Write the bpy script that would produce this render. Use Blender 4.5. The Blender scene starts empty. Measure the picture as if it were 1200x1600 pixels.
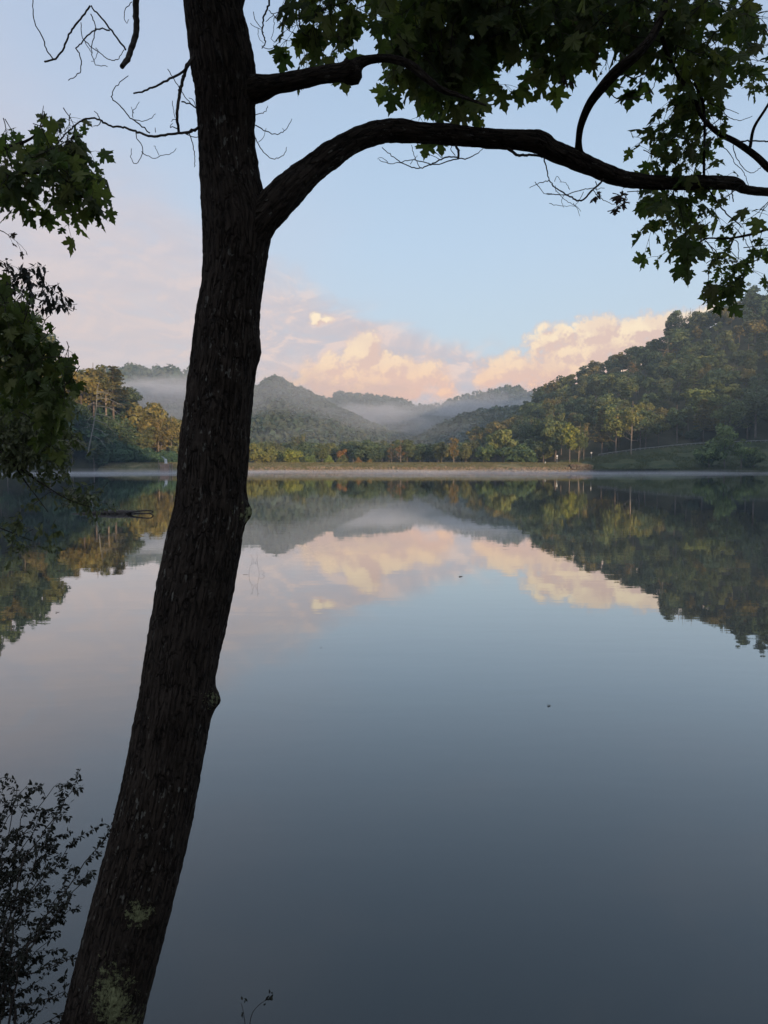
import bpy, math, random
import numpy as np
from mathutils import noise as mnoise, Vector

sc = bpy.context.scene
COL = sc.collection
R = math.radians
EYE = 2.5
PITCH = R(3.6)

# ---------------------------------------------------------------- camera
cam_d = bpy.data.cameras.new("camera")
cam = bpy.data.objects.new("camera", cam_d)
COL.objects.link(cam)
cam_d.sensor_fit = 'VERTICAL'
cam_d.sensor_height = 36.0
cam_d.lens = 27.0
cam_d.clip_start = 0.05
cam_d.clip_end = 30000
cam.location = (0, 0, EYE)
cam.rotation_euler = (R(90) - PITCH, 0, 0)
sc.camera = cam
sc.render.resolution_x = 768
sc.render.resolution_y = 1024
sc.view_settings.view_transform = 'Standard'
sc.view_settings.look = 'None'
sc.view_settings.gamma = 1
sc.view_settings.exposure = 0.3
sc.cycles.max_bounces = 6
sc.cycles.diffuse_bounces = 2
sc.cycles.glossy_bounces = 3
sc.cycles.transmission_bounces = 2
sc.cycles.volume_bounces = 0
sc.cycles.use_denoising = True

SUN_AZ = R(180 - 27)      # from +Y towards +X : behind the camera, to the right
SUN_EL = R(7)


def ray(px, py):
    cx = (px - 600) / 1200.0
    cz = (800 - py) / 1200.0
    return np.array([cx, math.cos(PITCH) + cz * math.sin(PITCH), -math.sin(PITCH) + cz * math.cos(PITCH)])


def at(px, py, Y):
    d = ray(px, py)
    return np.array([0, 0, EYE]) + d * (Y / d[1])


def azel(px, py):
    d = ray(px, py)
    return math.degrees(math.atan2(d[0], d[1])), math.degrees(math.atan2(d[2], math.hypot(d[0], d[1])))


def lin(r, g, b):
    f = lambda c: (c / 255 / 12.92) if c / 255 <= 0.04045 else ((c / 255 + 0.055) / 1.055) ** 2.4
    return (f(r), f(g), f(b), 1.0)


# ---------------------------------------------------------------- node helper
class NT:
    def __init__(s, tree):
        s.t = tree
        s.n = tree.nodes
        s.l = tree.links

    def node(s, kind, **kw):
        n = s.n.new(kind)
        for k, v in kw.items():
            setattr(n, k, v)
        return n

    def put(s, sock, v):
        if v is None:
            return
        if hasattr(v, 'is_output'):
            s.l.new(v, sock)
        else:
            sock.default_value = v

    def math(s, op, a, b=None, c=None, clamp=False):
        n = s.node('ShaderNodeMath', operation=op, use_clamp=clamp)
        s.put(n.inputs[0], a)
        s.put(n.inputs[1], b)
        if c is not None:
            s.put(n.inputs[2], c)
        return n.outputs[0]

    def vmath(s, op, a, b=None, scale=None):
        n = s.node('ShaderNodeVectorMath', operation=op)
        s.put(n.inputs[0], a)
        if b is not None:
            s.put(n.inputs[1], b)
        if scale is not None:
            s.put(n.inputs['Scale'], scale)
        return n.outputs['Value'] if op in ('LENGTH', 'DOT_PRODUCT', 'DISTANCE') else n.outputs[0]

    def smooth(s, v, lo, hi, a=0.0, b=1.0, kind='SMOOTHSTEP'):
        n = s.node('ShaderNodeMapRange', interpolation_type=kind)
        s.put(n.inputs[0], v)
        for i, x in enumerate((lo, hi, a, b)):
            s.put(n.inputs[i + 1], x)
        return n.outputs[0]

    def mix(s, f, a, b, blend='MIX'):
        n = s.node('ShaderNodeMix', data_type='RGBA', blend_type=blend)
        s.put(n.inputs[0], f)
        s.put(n.inputs[6], a)
        s.put(n.inputs[7], b)
        return n.outputs[2]

    def noise(s, vec, scale, detail=3, rough=0.5, dist=0.0):
        n = s.node('ShaderNodeTexNoise')
        s.put(n.inputs['Vector'], vec)
        n.inputs['Scale'].default_value = scale
        n.inputs['Detail'].default_value = detail
        n.inputs['Roughness'].default_value = rough
        n.inputs['Distortion'].default_value = dist
        return n.outputs[0]

    def voro(s, vec, scale, detail=0, rough=0.5, feature='F1', rand=1.0):
        n = s.node('ShaderNodeTexVoronoi', feature=feature)
        s.put(n.inputs['Vector'], vec)
        n.inputs['Scale'].default_value = scale
        n.inputs['Detail'].default_value = detail
        n.inputs['Roughness'].default_value = rough
        n.inputs['Randomness'].default_value = rand
        return n.outputs['Distance']

    def ramp(s, fac, stops, interp='LINEAR'):
        n = s.node('ShaderNodeValToRGB')
        n.color_ramp.interpolation = interp
        cr = n.color_ramp
        while len(cr.elements) < len(stops):
            cr.elements.new(0.5)
        for e, (p, c) in zip(cr.elements, stops):
            e.position = p
            e.color = c if hasattr(c, '__len__') else (c, c, c, 1)
        s.put(n.inputs[0], fac)
        return n.outputs[0]

    def combine(s, x, y, z=0.0):
        n = s.node('ShaderNodeCombineXYZ')
        s.put(n.inputs[0], x)
        s.put(n.inputs[1], y)
        s.put(n.inputs[2], z)
        return n.outputs[0]


# ---------------------------------------------------------------- world: evening sky with clouds
world = bpy.data.worlds.new("World")
sc.world = world
world.use_nodes = True
w = NT(world.node_tree)
w.n.clear()
out = w.node('ShaderNodeOutputWorld')
bg = w.node('ShaderNodeBackground')
w.l.new(bg.outputs[0], out.inputs[0])
sky = w.node('ShaderNodeTexSky', sky_type='NISHITA')
sky.sun_disc = False
sky.sun_elevation = SUN_EL
sky.sun_rotation = SUN_AZ
sky.air_density = 1.0
sky.dust_density = 1.0
sky.ozone_density = 1.0
SKY_STR = 0.13
tc = w.node('ShaderNodeTexCoord').outputs['Generated']
sep = w.node('ShaderNodeSeparateXYZ')
w.l.new(tc, sep.inputs[0])
az = w.math('MULTIPLY', w.math('ARCTAN2', sep.outputs[0], sep.outputs[1]), 57.2958)
el = w.math('MULTIPLY', w.math('ARCSINE', sep.outputs[2]), 57.2958)
P2 = w.combine(az, el, 0.0)


def cumulus_group():
    """height field of the heaped clouds over azimuth / elevation in degrees"""
    g = bpy.data.node_groups.new("cumulus_field", 'ShaderNodeTree')
    g.interface.new_socket("P", in_out='INPUT', socket_type='NodeSocketVector')
    g.interface.new_socket("H", in_out='OUTPUT', socket_type='NodeSocketFloat')
    q = NT(g)
    gi = q.node('NodeGroupInput')
    go = q.node('NodeGroupOutput')
    P = gi.outputs[0]
    nz = q.node('ShaderNodeTexNoise')
    q.put(nz.inputs['Vector'], P)
    nz.inputs['Scale'].default_value = 0.55
    nz.inputs['Detail'].default_value = 2
    warp = q.vmath('SCALE', q.vmath('SUBTRACT', nz.outputs['Color'], (0.5, 0.5, 0.5)), scale=1.3)
    PW = q.vmath('ADD', P, warp)
    blobs = [  # px, py, rx px, ry px, weight
        (868, 528, 62, 32, 1.0), (850, 512, 26, 14, 1.0), (930, 515, 70, 32, 1.0), (800, 578, 62, 36, 1.0),
        (765, 590, 34, 30, .9), (1010, 515, 90, 34, 1.0), (1085, 500, 60, 28, .9), (900, 580, 140, 60, 1.0), (910, 550, 110, 44, 1.0), (960, 540, 90, 40, 1.0),
        (1000, 570, 120, 70, 1.0), (1160, 520, 80, 50, .9),
        (565, 552, 42, 44, 1.15), (520, 578, 58, 34, .95), (600, 580, 80, 44, 1.05), (655, 588, 66, 44, 1.05),
        (480, 596, 34, 20, .8), (575, 595, 165, 50, 1.1), (610, 575, 60, 30, .9), (690, 612, 36, 22, .9), (705, 600, 14, 18, .8),
        (493, 500, 19, 13, 1.4), (511, 502, 15, 11, 1.3), (440, 605, 40, 14, .8), (250, 610, 60, 16, .6), (340, 600, 70, 22, .7)]
    f = None
    for (bx, by, rx, ry, wt) in blobs:
        a, e = azel(bx, by)
        a2, _ = azel(bx + rx, by)
        _, e2 = azel(bx, by - ry)
        m = q.node('ShaderNodeMapping', vector_type='TEXTURE')
        q.put(m.inputs[0], PW)
        m.inputs['Location'].default_value = (a, e, 0)
        m.inputs['Scale'].default_value = (a2 - a, e2 - e, 1)
        d = q.vmath('LENGTH', m.outputs[0])
        v = q.math('MULTIPLY', q.math('SUBTRACT', 1.0, d), wt * min(1.0, 0.35 + ry / 60.0))
        f = v if f is None else q.math('SMOOTH_MAX', f, v, 0.12)
    vo = q.voro(P, 0.62, detail=4, rough=0.62)
    no = q.noise(P, 1.1, 7, 0.68)
    f = q.math('ADD', q.math('MULTIPLY', f, 1.25), 0.16)
    h = q.math('ADD', f, q.math('MULTIPLY', q.math('SUBTRACT', 0.42, vo), 0.42))
    h = q.math('ADD', h, q.math('MULTIPLY', q.math('SUBTRACT', no, 0.5), 0.55))
    fine = q.noise(P, 4.2, 5, 0.65)
    h = q.math('ADD', h, q.math('MULTIPLY', q.math('SUBTRACT', fine, 0.5), 0.50))
    q.l.new(h, go.inputs[0])
    return g


cg = cumulus_group()


def cum(vec):
    n = w.node('ShaderNodeGroup')
    n.node_tree = cg
    w.put(n.inputs[0], vec)
    return n.outputs[0]


# clear sky: Nishita pulled towards the pale evening blue
nish = w.vmath('SCALE', sky.outputs[0], scale=SKY_STR)
clear = w.ramp(w.smooth(el, 0, 90, kind='LINEAR'),
               [(0.0, lin(214, 214, 216)), (0.08, lin(196, 214, 230)), (0.17, lin(184, 207, 232)), (0.33, lin(162, 187, 218)),
                (0.45, lin(146, 172, 206)), (0.62, lin(190, 205, 230)), (1.0, lin(212, 222, 240))])
base = w.mix(0.8, nish, clear)
# low thin veil, higher on the left
g_el = w.math('MULTIPLY', w.ramp(w.smooth(az, -60, 60, kind='LINEAR'),
              [(0.0, 0.9), (0.275, 0.75), (0.36, 0.56), (0.42, 0.40), (0.46, 0.335), (0.5, 0.285), (0.58, 0.225), (0.65, 0.2), (1.0, 0.3)]), 40)
lown = w.noise(w.vmath('MULTIPLY', P2, (0.5, 1.0, 1.0)), 0.22, 5, 0.6, 0.6)
dv = w.math('ADD', w.math('SUBTRACT', g_el, el), w.math('MULTIPLY', w.math('SUBTRACT', lown, 0.5), 7.0))
width = w.smooth(az, -22, -4, 11.0, 2.2, kind='LINEAR')
veil = w.smooth(w.math('DIVIDE', dv, width), 0.0, 1.0, 0.0, 0.93)
vcol = w.ramp(w.smooth(el, 0, 30, kind='LINEAR'),
              [(0.0, lin(240, 190, 168)), (0.2, lin(228, 196, 184)), (0.42, lin(214, 197, 194)), (0.7, lin(190, 189, 200)), (1.0, lin(178, 187, 206))])
streak = w.noise(w.vmath('MULTIPLY', P2, (0.28, 1.0, 1.0)), 0.6, 4, 0.55, 0.3)
vcol = w.mix(w.smooth(streak, 0.35, 0.7, 0.0, 0.5), vcol, lin(176, 180, 196))
puffy = w.noise(w.vmath('MULTIPLY', P2, (0.45, 1.0, 1.0)), 0.5, 6, 0.62, 0.8)
puffy2 = w.noise(w.vmath('ADD', w.vmath('MULTIPLY', P2, (0.45, 1.0, 1.0)), (-0.15, 0.45, 0)), 0.5, 6, 0.62, 0.8)
vl = w.smooth(w.math('SUBTRACT', puffy, puffy2), -0.16, 0.16)
vcol = w.mix(w.math('MULTIPLY', w.math('MULTIPLY', w.smooth(el, 26, 8, 0.0, 0.7), w.smooth(az, -24, -6, .45, 1.0)), w.math('SUBTRACT', 1.0, vl)), vcol, lin(182, 178, 188))
vcol = w.mix(w.math('MULTIPLY', w.math('MULTIPLY', w.smooth(el, 22, 6, 0.0, 0.75), w.smooth(az, -22, -5, .35, 1.0)), w.smooth(vl, .5, 1.1)), vcol, lin(246, 212, 192))
veil = w.math('MULTIPLY', veil, w.smooth(puffy, .30, .48, .72, 1.0))
c1 = w.mix(veil, base, vcol)
lav = w.math('MULTIPLY', w.smooth(az, 2, -16, 0.0, 0.45), w.smooth(w.noise(w.vmath('MULTIPLY', P2, (0.4, 1.0, 1.0)), 0.1, 4, .5), .3, .6, .5, 1.0))
c1 = w.mix(lav, c1, w.mix(w.smooth(el, 8, 24), lin(208, 194, 192), lin(180, 187, 206)))
# high faint mottling
hi = w.noise(w.vmath('MULTIPLY', P2, (0.5, 1.0, 1.0)), 0.12, 4, 0.5, 0.4)
c1 = w.mix(w.smooth(hi, 0.48, 0.75, 0.0, 0.22), c1, lin(188, 196, 214))
# cumulus
H0 = cum(P2)
H1 = cum(w.vmath('ADD', P2, (-0.34, 0.42, 0.0)))
mask = w.smooth(H0, -0.16, 0.44)
lit = w.smooth(w.math('SUBTRACT', H0, H1), -0.06, 0.25, kind='LINEAR')
lit = w.math('MULTIPLY', lit, w.smooth(w.noise(P2, 0.35, 3, .5), .35, .55, .55, 1.0))
lit = w.math('MULTIPLY', lit, w.smooth(H0, 0.0, 0.3))
body = w.ramp(w.smooth(el, 3, 14, kind='LINEAR'),
              [(0.0, lin(246, 184, 150)), (0.35, lin(230, 188, 166)), (1.0, lin(208, 188, 180))])
top = w.ramp(w.smooth(el, 3, 13, kind='LINEAR'),
             [(0.0, lin(255, 186, 146)), (0.3, lin(255, 208, 164)), (0.6, lin(255, 228, 188)), (1.0, lin(255, 238, 206))])
ccol = w.mix(lit, body, top)
pm = w.math('MULTIPLY', mask, w.smooth(az, -16, -5, 0.45, 0.97))
c2 = w.mix(pm, c1, ccol)
# nothing of the clouds behind the viewer: plain sky there keeps the ambient light cool
front = w.smooth(sep.outputs[1], -0.3, 0.2)
amb = w.mix(w.smooth(el, 5, 45), lin(150, 160, 185), lin(212, 222, 240))
final = w.mix(front, amb, c2)
w.l.new(final, bg.inputs[0])
bg.inputs[1].default_value = 1.0
world.cycles.sampling_method = 'MANUAL'
world.cycles.sample_map_resolution = 512

# ---------------------------------------------------------------- sun (low, behind the camera, over the ridge)
sun_d = bpy.data.lights.new("sun", 'SUN')
sun_d.energy = 5.0
sun_d.angle = R(0.5)
sun_d.color = (1.0, 0.72, 0.46)
sun = bpy.data.objects.new("sun", sun_d)
COL.objects.link(sun)
sdir = Vector((math.sin(SUN_AZ) * math.cos(SUN_EL), math.cos(SUN_AZ) * math.cos(SUN_EL), math.sin(SUN_EL)))
sun.rotation_euler = sdir.to_track_quat('Z', 'Y').to_euler()


# ---------------------------------------------------------------- object helpers
def tag(o, label=None, cat=None, group=None, kind=None):
    if label:
        o['label'] = label
    if cat:
        o['category'] = cat
    if group:
        o['group'] = group
    if kind:
        o['kind'] = kind
    return o


def empty(name, loc=(0, 0, 0), label=None, cat=None, group=None):
    o = bpy.data.objects.new(name, None)
    o.empty_display_size = 0.2
    o.location = loc
    COL.objects.link(o)
    return tag(o, label, cat, group)


class Acc:
    """collects polygons of one mesh"""
    def __init__(s):
        s.V, s.F, s.M, s.A = [], [], [], []
        s.n = 0

    def add(s, V, F, mat=0, attr=None):
        V = np.asarray(V, float)
        F = np.asarray(F, int)
        s.V.append(V)
        s.F.append(F + s.n)
        s.M.append(np.full(len(F), mat, int))
        s.A.append(np.zeros((len(V), 3)) if attr is None else np.asarray(attr, float))
        s.n += len(V)

    def mesh(s, name, mats, smooth=False):
        V = np.concatenate(s.V)
        counts = np.concatenate([np.full(len(f), f.shape[1]) for f in s.F])
        loops = np.concatenate([f.ravel() for f in s.F])
        me = bpy.data.meshes.new(name)
        me.vertices.add(len(V))
        me.vertices.foreach_set('co', V.ravel())
        me.loops.add(len(loops))
        me.loops.foreach_set('vertex_index', loops)
        me.polygons.add(len(counts))
        starts = np.concatenate([[0], np.cumsum(counts)[:-1]])
        me.polygons.foreach_set('loop_start', starts)
        me.polygons.foreach_set('material_index', np.concatenate(s.M))
        me.polygons.foreach_set('use_smooth', np.full(len(counts), smooth))
        at_ = me.attributes.new('tint', 'FLOAT_VECTOR', 'POINT')
        at_.data.foreach_set('vector', np.concatenate(s.A).ravel())
        for m in mats:
            me.materials.append(m)
        me.update(calc_edges=True)
        return me

    def obj(s, name, mats, parent=None, smooth=False, loc=None):
        me = s.mesh(name, mats, smooth)
        o = bpy.data.objects.new(name, me)
        COL.objects.link(o)
        if loc is not None:
            o.location = loc
        if parent is not None:
            o.parent = parent
        return o


def spline(pts, step):
    """Catmull-Rom through rows of pts (any columns); spacing by the first three columns"""
    P = np.asarray(pts, float)
    if len(P) == 2:
        n = max(2, int(np.linalg.norm(P[1, :3] - P[0, :3]) / step) + 1)
        t = np.linspace(0, 1, n)[:, None]
        return P[0] * (1 - t) + P[1] * t
    Q = np.vstack([2 * P[0] - P[1], P, 2 * P[-1] - P[-2]])
    res = []
    for i in range(1, len(Q) - 2):
        n = max(1, int(np.ceil(np.linalg.norm(Q[i + 1, :3] - Q[i, :3]) / step)))
        t = (np.arange(n) / n)[:, None]
        a, b, c, d = Q[i - 1], Q[i], Q[i + 1], Q[i + 2]
        res.append(0.5 * ((2 * b) + (c - a) * t + (2 * a - 5 * b + 4 * c - d) * t ** 2 + (3 * b - a - 3 * c + d) * t ** 3))
    res.append(P[-1:])
    return np.vstack(res)


def tube(acc, path, rad, seg=6, mat=0, bump=0.0, rng=None, cap=True):
    path = np.asarray(path, float)
    rad = np.asarray(rad, float)
    n = len(path)
    T = np.gradient(path, axis=0)
    T /= np.linalg.norm(T, axis=1)[:, None] + 1e-9
    ref = np.array([0.0, 1.0, 0.0]) if abs(T[0][1]) < 0.9 else np.array([1.0, 0, 0])
    N = np.zeros_like(path)
    prev = ref
    for i in range(n):
        v = prev - T[i] * np.dot(prev, T[i])
        v /= np.linalg.norm(v) + 1e-9
        N[i] = v
        prev = v
    B = np.cross(T, N)
    th = np.linspace(0, 2 * math.pi, seg, endpoint=False)
    rr = rad[:, None] * np.ones(seg)[None, :]
    if bump and rng is not None:
        rr = rr * (1 + bump * (rng.random((n, seg)) - 0.5))
    V = path[:, None, :] + rr[..., None] * (np.cos(th)[None, :, None] * N[:, None, :] + np.sin(th)[None, :, None] * B[:, None, :])
    V = V.reshape(-1, 3)
    idx = np.arange(n * seg).reshape(n, seg)
    a = idx[:-1]
    b = np.roll(idx, -1, 1)[:-1]
    c = np.roll(idx, -1, 1)[1:]
    d = idx[1:]
    F = np.stack([a, b, c, d], -1).reshape(-1, 4)
    acc.add(V, F, mat)
    if cap and seg >= 3:
        acc.add(V[-seg:], [list(range(seg))], mat)
        acc.add(V[:seg], [list(range(seg))[::-1]], mat)


def boxm(acc, c, s, mat=0, rz=0.0):
    c = np.array(c, float)
    hx, hy, hz = np.array(s) / 2.0
    V = np.array([[x, y, z] for x in (-hx, hx) for y in (-hy, hy) for z in (-hz, hz)])
    ca, sa = math.cos(rz), math.sin(rz)
    V = V @ np.array([[ca, sa, 0], [-sa, ca, 0], [0, 0, 1]]) + c
    F = [[0, 1, 3, 2], [4, 6, 7, 5], [0, 4, 5, 1], [2, 3, 7, 6], [0, 2, 6, 4], [1, 5, 7, 3]]
    acc.add(V, F, mat)


def vnoise(V, scale, octv=4, off=0.0):
    return np.array([mnoise.fractal(Vector((v[0] * scale + off, v[1] * scale + off, v[2] * scale)), 1.0, 2.0, octv) for v in V])


# ---------------------------------------------------------------- materials
def mat(name):
    m = bpy.data.materials.new(name)
    m.use_nodes = True
    q = NT(m.node_tree)
    q.n.clear()
    o = q.node('ShaderNodeOutputMaterial')
    return m, q, o


def principled(q, color, rough=0.8, spec=0.3, normal=None):
    b = q.node('ShaderNodeBsdfPrincipled')
    q.put(b.inputs['Base Color'], color)
    q.put(b.inputs['Roughness'], rough)
    b.inputs['Specular IOR Level'].default_value = spec
    if normal is not None:
        q.l.new(normal, b.inputs['Normal'])
    return b.outputs[0]


def bump(q, h, strength=0.5, dist=0.02):
    n = q.node('ShaderNodeBump')
    n.inputs['Strength'].default_value = strength
    n.inputs['Distance'].default_value = dist
    q.l.new(h, n.inputs['Height'])
    return n.outputs[0]


def leaf_mat(name, cols, transl=0.35, rough=0.6, spec=0.25, use_obj=False, use_tint=False, nscale=0.0):
    m, q, o = mat(name)
    geo = q.node('ShaderNodeNewGeometry')
    rnd = geo.outputs['Random Per Island']
    c = q.ramp(rnd, [(i / max(1, len(cols) - 1), x) for i, x in enumerate(cols)])
    if use_obj:
        oi = q.node('ShaderNodeObjectInfo')
        c = q.mix(1.0, c, oi.outputs['Color'], 'MULTIPLY')
    if use_tint:
        a = q.node('ShaderNodeAttribute', attribute_name='tint')
        c = q.mix(1.0, c, a.outputs['Color'], 'MULTIPLY')
    if nscale:
        n = q.noise(geo.outputs['Position'], nscale, 3, 0.6)
        c = q.mix(1.0, c, q.ramp(n, [(0.3, 0.6), (0.7, 1.4)]), 'MULTIPLY')
    b = principled(q, c, rough, spec)
    t = q.node('ShaderNodeBsdfTranslucent')
    q.l.new(q.mix(1.0, c, (0.9, 1.1, 0.5, 1), 'MULTIPLY'), t.inputs[0])
    mx = q.node('ShaderNodeMixShader')
    mx.inputs[0].default_value = transl
    q.l.new(b, mx.inputs[1])
    q.l.new(t.outputs[0], mx.inputs[2])
    q.l.new(mx.outputs[0], o.inputs[0])
    return m


def simple_mat(name, c1, c2, scale=2.0, rough=0.9, bscale=None, bstr=0.4, bdist=0.02, stretch=(1, 1, 1), spec=0.2):
    m, q, o = mat(name)
    tco = q.node('ShaderNodeTexCoord').outputs['Object']
    v = q.vmath('MULTIPLY', tco, stretch)
    n = q.noise(v, scale, 6, 0.62)
    c = q.mix(q.smooth(n, 0.35, 0.65), c1, c2)
    nm = bump(q, q.noise(v, bscale or scale * 3, 5, 0.65), bstr, bdist)
    q.l.new(principled(q, c, rough, spec, nm), o.inputs[0])
    return m


M_far_leaf = leaf_mat('far_foliage', [(0.062, 0.085, 0.042, 1), (0.09, 0.115, 0.052, 1), (0.13, 0.14, 0.06, 1)], 0.25, use_obj=True, nscale=0.25)
M_hill_leaf = leaf_mat('hill_foliage', [(0.045, 0.068, 0.038, 1), (0.08, 0.10, 0.055, 1)], 0.2, use_tint=True)
M_maple = leaf_mat('maple_leaf', [(0.055, 0.075, 0.034, 1), (0.085, 0.115, 0.046, 1), (0.16, 0.17, 0.06, 1), (0.07, 0.10, 0.042, 1), (0.13, 0.12, 0.06, 1)], 0.6)
M_maple_dark = leaf_mat('maple_leaf_dark', [(0.045, 0.065, 0.022, 1), (0.085, 0.11, 0.03, 1), (0.12, 0.13, 0.04, 1)], 0.35)  # darker green leaves for the mass at the left edge
M_small = leaf_mat('small_leaf', [(0.06, 0.075, 0.035, 1), (0.11, 0.12, 0.06, 1), (0.16, 0.17, 0.09, 1)], 0.3)
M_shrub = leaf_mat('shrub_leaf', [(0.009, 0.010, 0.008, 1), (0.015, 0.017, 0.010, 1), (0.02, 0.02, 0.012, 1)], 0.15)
M_dry = leaf_mat('dry_leaf', [(0.03, 0.02, 0.014, 1), (0.06, 0.038, 0.022, 1)], 0.2)
M_twig = simple_mat('twig_bark', (0.028, 0.022, 0.018, 1), (0.05, 0.042, 0.036, 1), 40, 0.85, 120, 0.5, 0.003)
M_pale = simple_mat('pale_bark', (0.28, 0.23, 0.18, 1), (0.16, 0.13, 0.10, 1), 1.5, 0.85)
M_dull = simple_mat('dull_bark', (0.10, 0.08, 0.065, 1), (0.17, 0.14, 0.115, 1), 1.5, 0.9)
M_floor = simple_mat('forest_floor', (0.03, 0.032, 0.016, 1), (0.06, 0.055, 0.03, 1), 0.15, 0.95, 1.0, 0.6, 0.5)


# ================================================================ LAND AND WATER
def interp(tab, x, k):
    return float(np.interp(x, [r[0] for r in tab], [r[k] for r in tab]))


class Hill:
    """sloping ground between a foot line and a ridge line; both are given by bearing (pixel column) and distance"""
    def __init__(s, sky, foot, tree_h, expo=1.0, amp=3.0, nsc=0.02, back=160.0):
        s.sky, s.foot, s.th, s.expo, s.amp, s.nsc, s.back = sky, foot, tree_h, expo, amp, nsc, back

    def point(s, px, t):
        D0, z0 = interp(s.foot, px, 1), interp(s.foot, px, 2)
        py, D1 = interp(s.sky, px, 1), interp(s.sky, px, 2)
        top = at(px, py, D1)
        z1 = max(z0 + 0.5, top[2] - s.th)
        d = ray(px, 727)
        d = d / d[1]
        if t <= 1:
            Y = D0 + (D1 - D0) * t
            z = z0 + (z1 - z0) * (t ** s.expo)
        else:
            Y = D1 + s.back * (t - 1)
            z = z1 - (z1 + 3) * min(1.0, (t - 1)) ** 1.3
        x = d[0] * Y
        nz = mnoise.fractal(Vector((x * s.nsc, Y * s.nsc, 3.3)), 1.0, 2.0, 4)
        z += s.amp * nz * min(1, t * 2.0) * (1 if t < 1.5 else 0.3)
        return np.array([x, Y, z])

    def build(s, name, px0, px1, nx, ny, material):
        acc = Acc()
        ts = np.concatenate([np.linspace(0, 1, ny), np.linspace(1, 2, 10)[1:]])
        V = np.array([s.point(px, t) for t in ts for px in np.linspace(px0, px1, nx)])
        n2 = len(ts)
        idx = np.arange(n2 * nx).reshape(n2, nx)
        F = np.stack([idx[:-1, :-1], idx[:-1, 1:], idx[1:, 1:], idx[1:, :-1]], -1).reshape(-1, 4)
        acc.add(V, F)
        o = acc.obj(name, [material], smooth=True)
        return tag(o, kind='structure')


# right hillside
RH = Hill([(700, 690, 400), (760, 672, 420), (800, 646, 440), (830, 618, 460), (860, 603, 470), (900, 588, 470), (950, 562, 460), (1000, 541, 450),
           (1040, 516, 440), (1100, 486, 430), (1150, 460, 425), (1200, 434, 420), (1300, 385, 400), (1600, 260, 360), (2200, 120, 330)],
          [(680, 330, 1.0), (800, 300, 1.5), (870, 284, 3.0), (940, 288, 5.6), (1000, 292, 7.6), (1080, 296, 9.6), (1200, 300, 11.0), (1600, 280, 12), (2200, 240, 12)], 10.5, 0.95, 4.0)
RH.build('hill_right', 690, 2200, 60, 26, M_floor)
LH = Hill([(-900, 150, 330), (-400, 260, 320), (-200, 335, 310), (0, 430, 300), (60, 490, 292), (100, 535, 285), (115, 562, 285), (150, 560, 288), (185, 570, 290), (205, 605, 290),
           (225, 618, 292), (250, 625, 292), (290, 650, 292), (330, 665, 300), (400, 700, 320)],
          [(-900, 190, -0.3), (-200, 222, -0.3), (0, 236, -0.3), (150, 243, -0.3), (190, 258, 0.5), (290, 266, 0.8), (400, 290, 0.5)], 13, 0.8, 2.0)
LH.build('hill_left', -900, 400, 60, 22, M_floor)
# the far hills
M_hillfloor = simple_mat('hill_floor', (0.035, 0.045, 0.02, 1), (0.055, 0.065, 0.03, 1), 0.03, 0.95, 0.1, 0.6, 2)
HB = Hill([(200, 700, 640), (280, 650, 680), (330, 622, 740), (380, 606, 790), (400, 605, 800), (410, 603, 800), (417, 596, 800), (424, 591, 800), (434, 590, 800), (443, 593, 800), (453, 602, 800), (470, 608, 800), (490, 618, 790), (505, 627, 780), (520, 633, 770), (560, 655, 740), (600, 673, 700), (650, 695, 650)],
          [(200, 520, 1), (400, 420, 2), (520, 430, 2), (650, 560, 2)], 6, 0.9, 4, 0.01)
HB.build('hill_peak', 200, 650, 60, 24, M_hillfloor)
HC = Hill([(420, 690, 1000), (450, 655, 1050), (480, 638, 1100), (510, 626, 1120), (530, 619, 1130), (560, 620, 1130), (590, 623, 1130), (610, 623, 1130), (640, 630, 1130), (665, 635, 1130), (690, 629, 1130), (720, 619, 1130), (760, 611, 1130), (790, 607, 1130), (810, 609, 1130), (830, 616, 1110), (880, 640, 1080)],
          [(420, 820, 1), (880, 760, 1)], 6, 1.0, 5, 0.008)
HC.build('hill_far', 420, 880, 60, 22, M_hillfloor)
HA = Hill([(-200, 620, 900), (60, 590, 950), (150, 582, 980), (190, 578, 1000), (220, 579, 1000), (260, 577, 1000), (290, 580, 1000), (340, 586, 1000), (400, 606, 980), (450, 640, 960)],
          [(-200, 640, 1), (450, 700, 1)], 7, 1.0, 5, 0.008)
HA.build('hill_distant', -200, 450, 50, 20, M_hillfloor)
HD = Hill([(590, 712, 560), (620, 704, 580), (650, 690, 600), (680, 674, 610), (720, 653, 620), (750, 642, 620), (780, 638, 620), (820, 640, 610), (870, 650, 600), (930, 660, 600)],
          [(590, 430, 1), (720, 420, 1), (930, 480, 2)], 8, 0.9, 4, 0.012)
HD.build('hill_spur', 590, 930, 46, 20, M_hillfloor)

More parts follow.
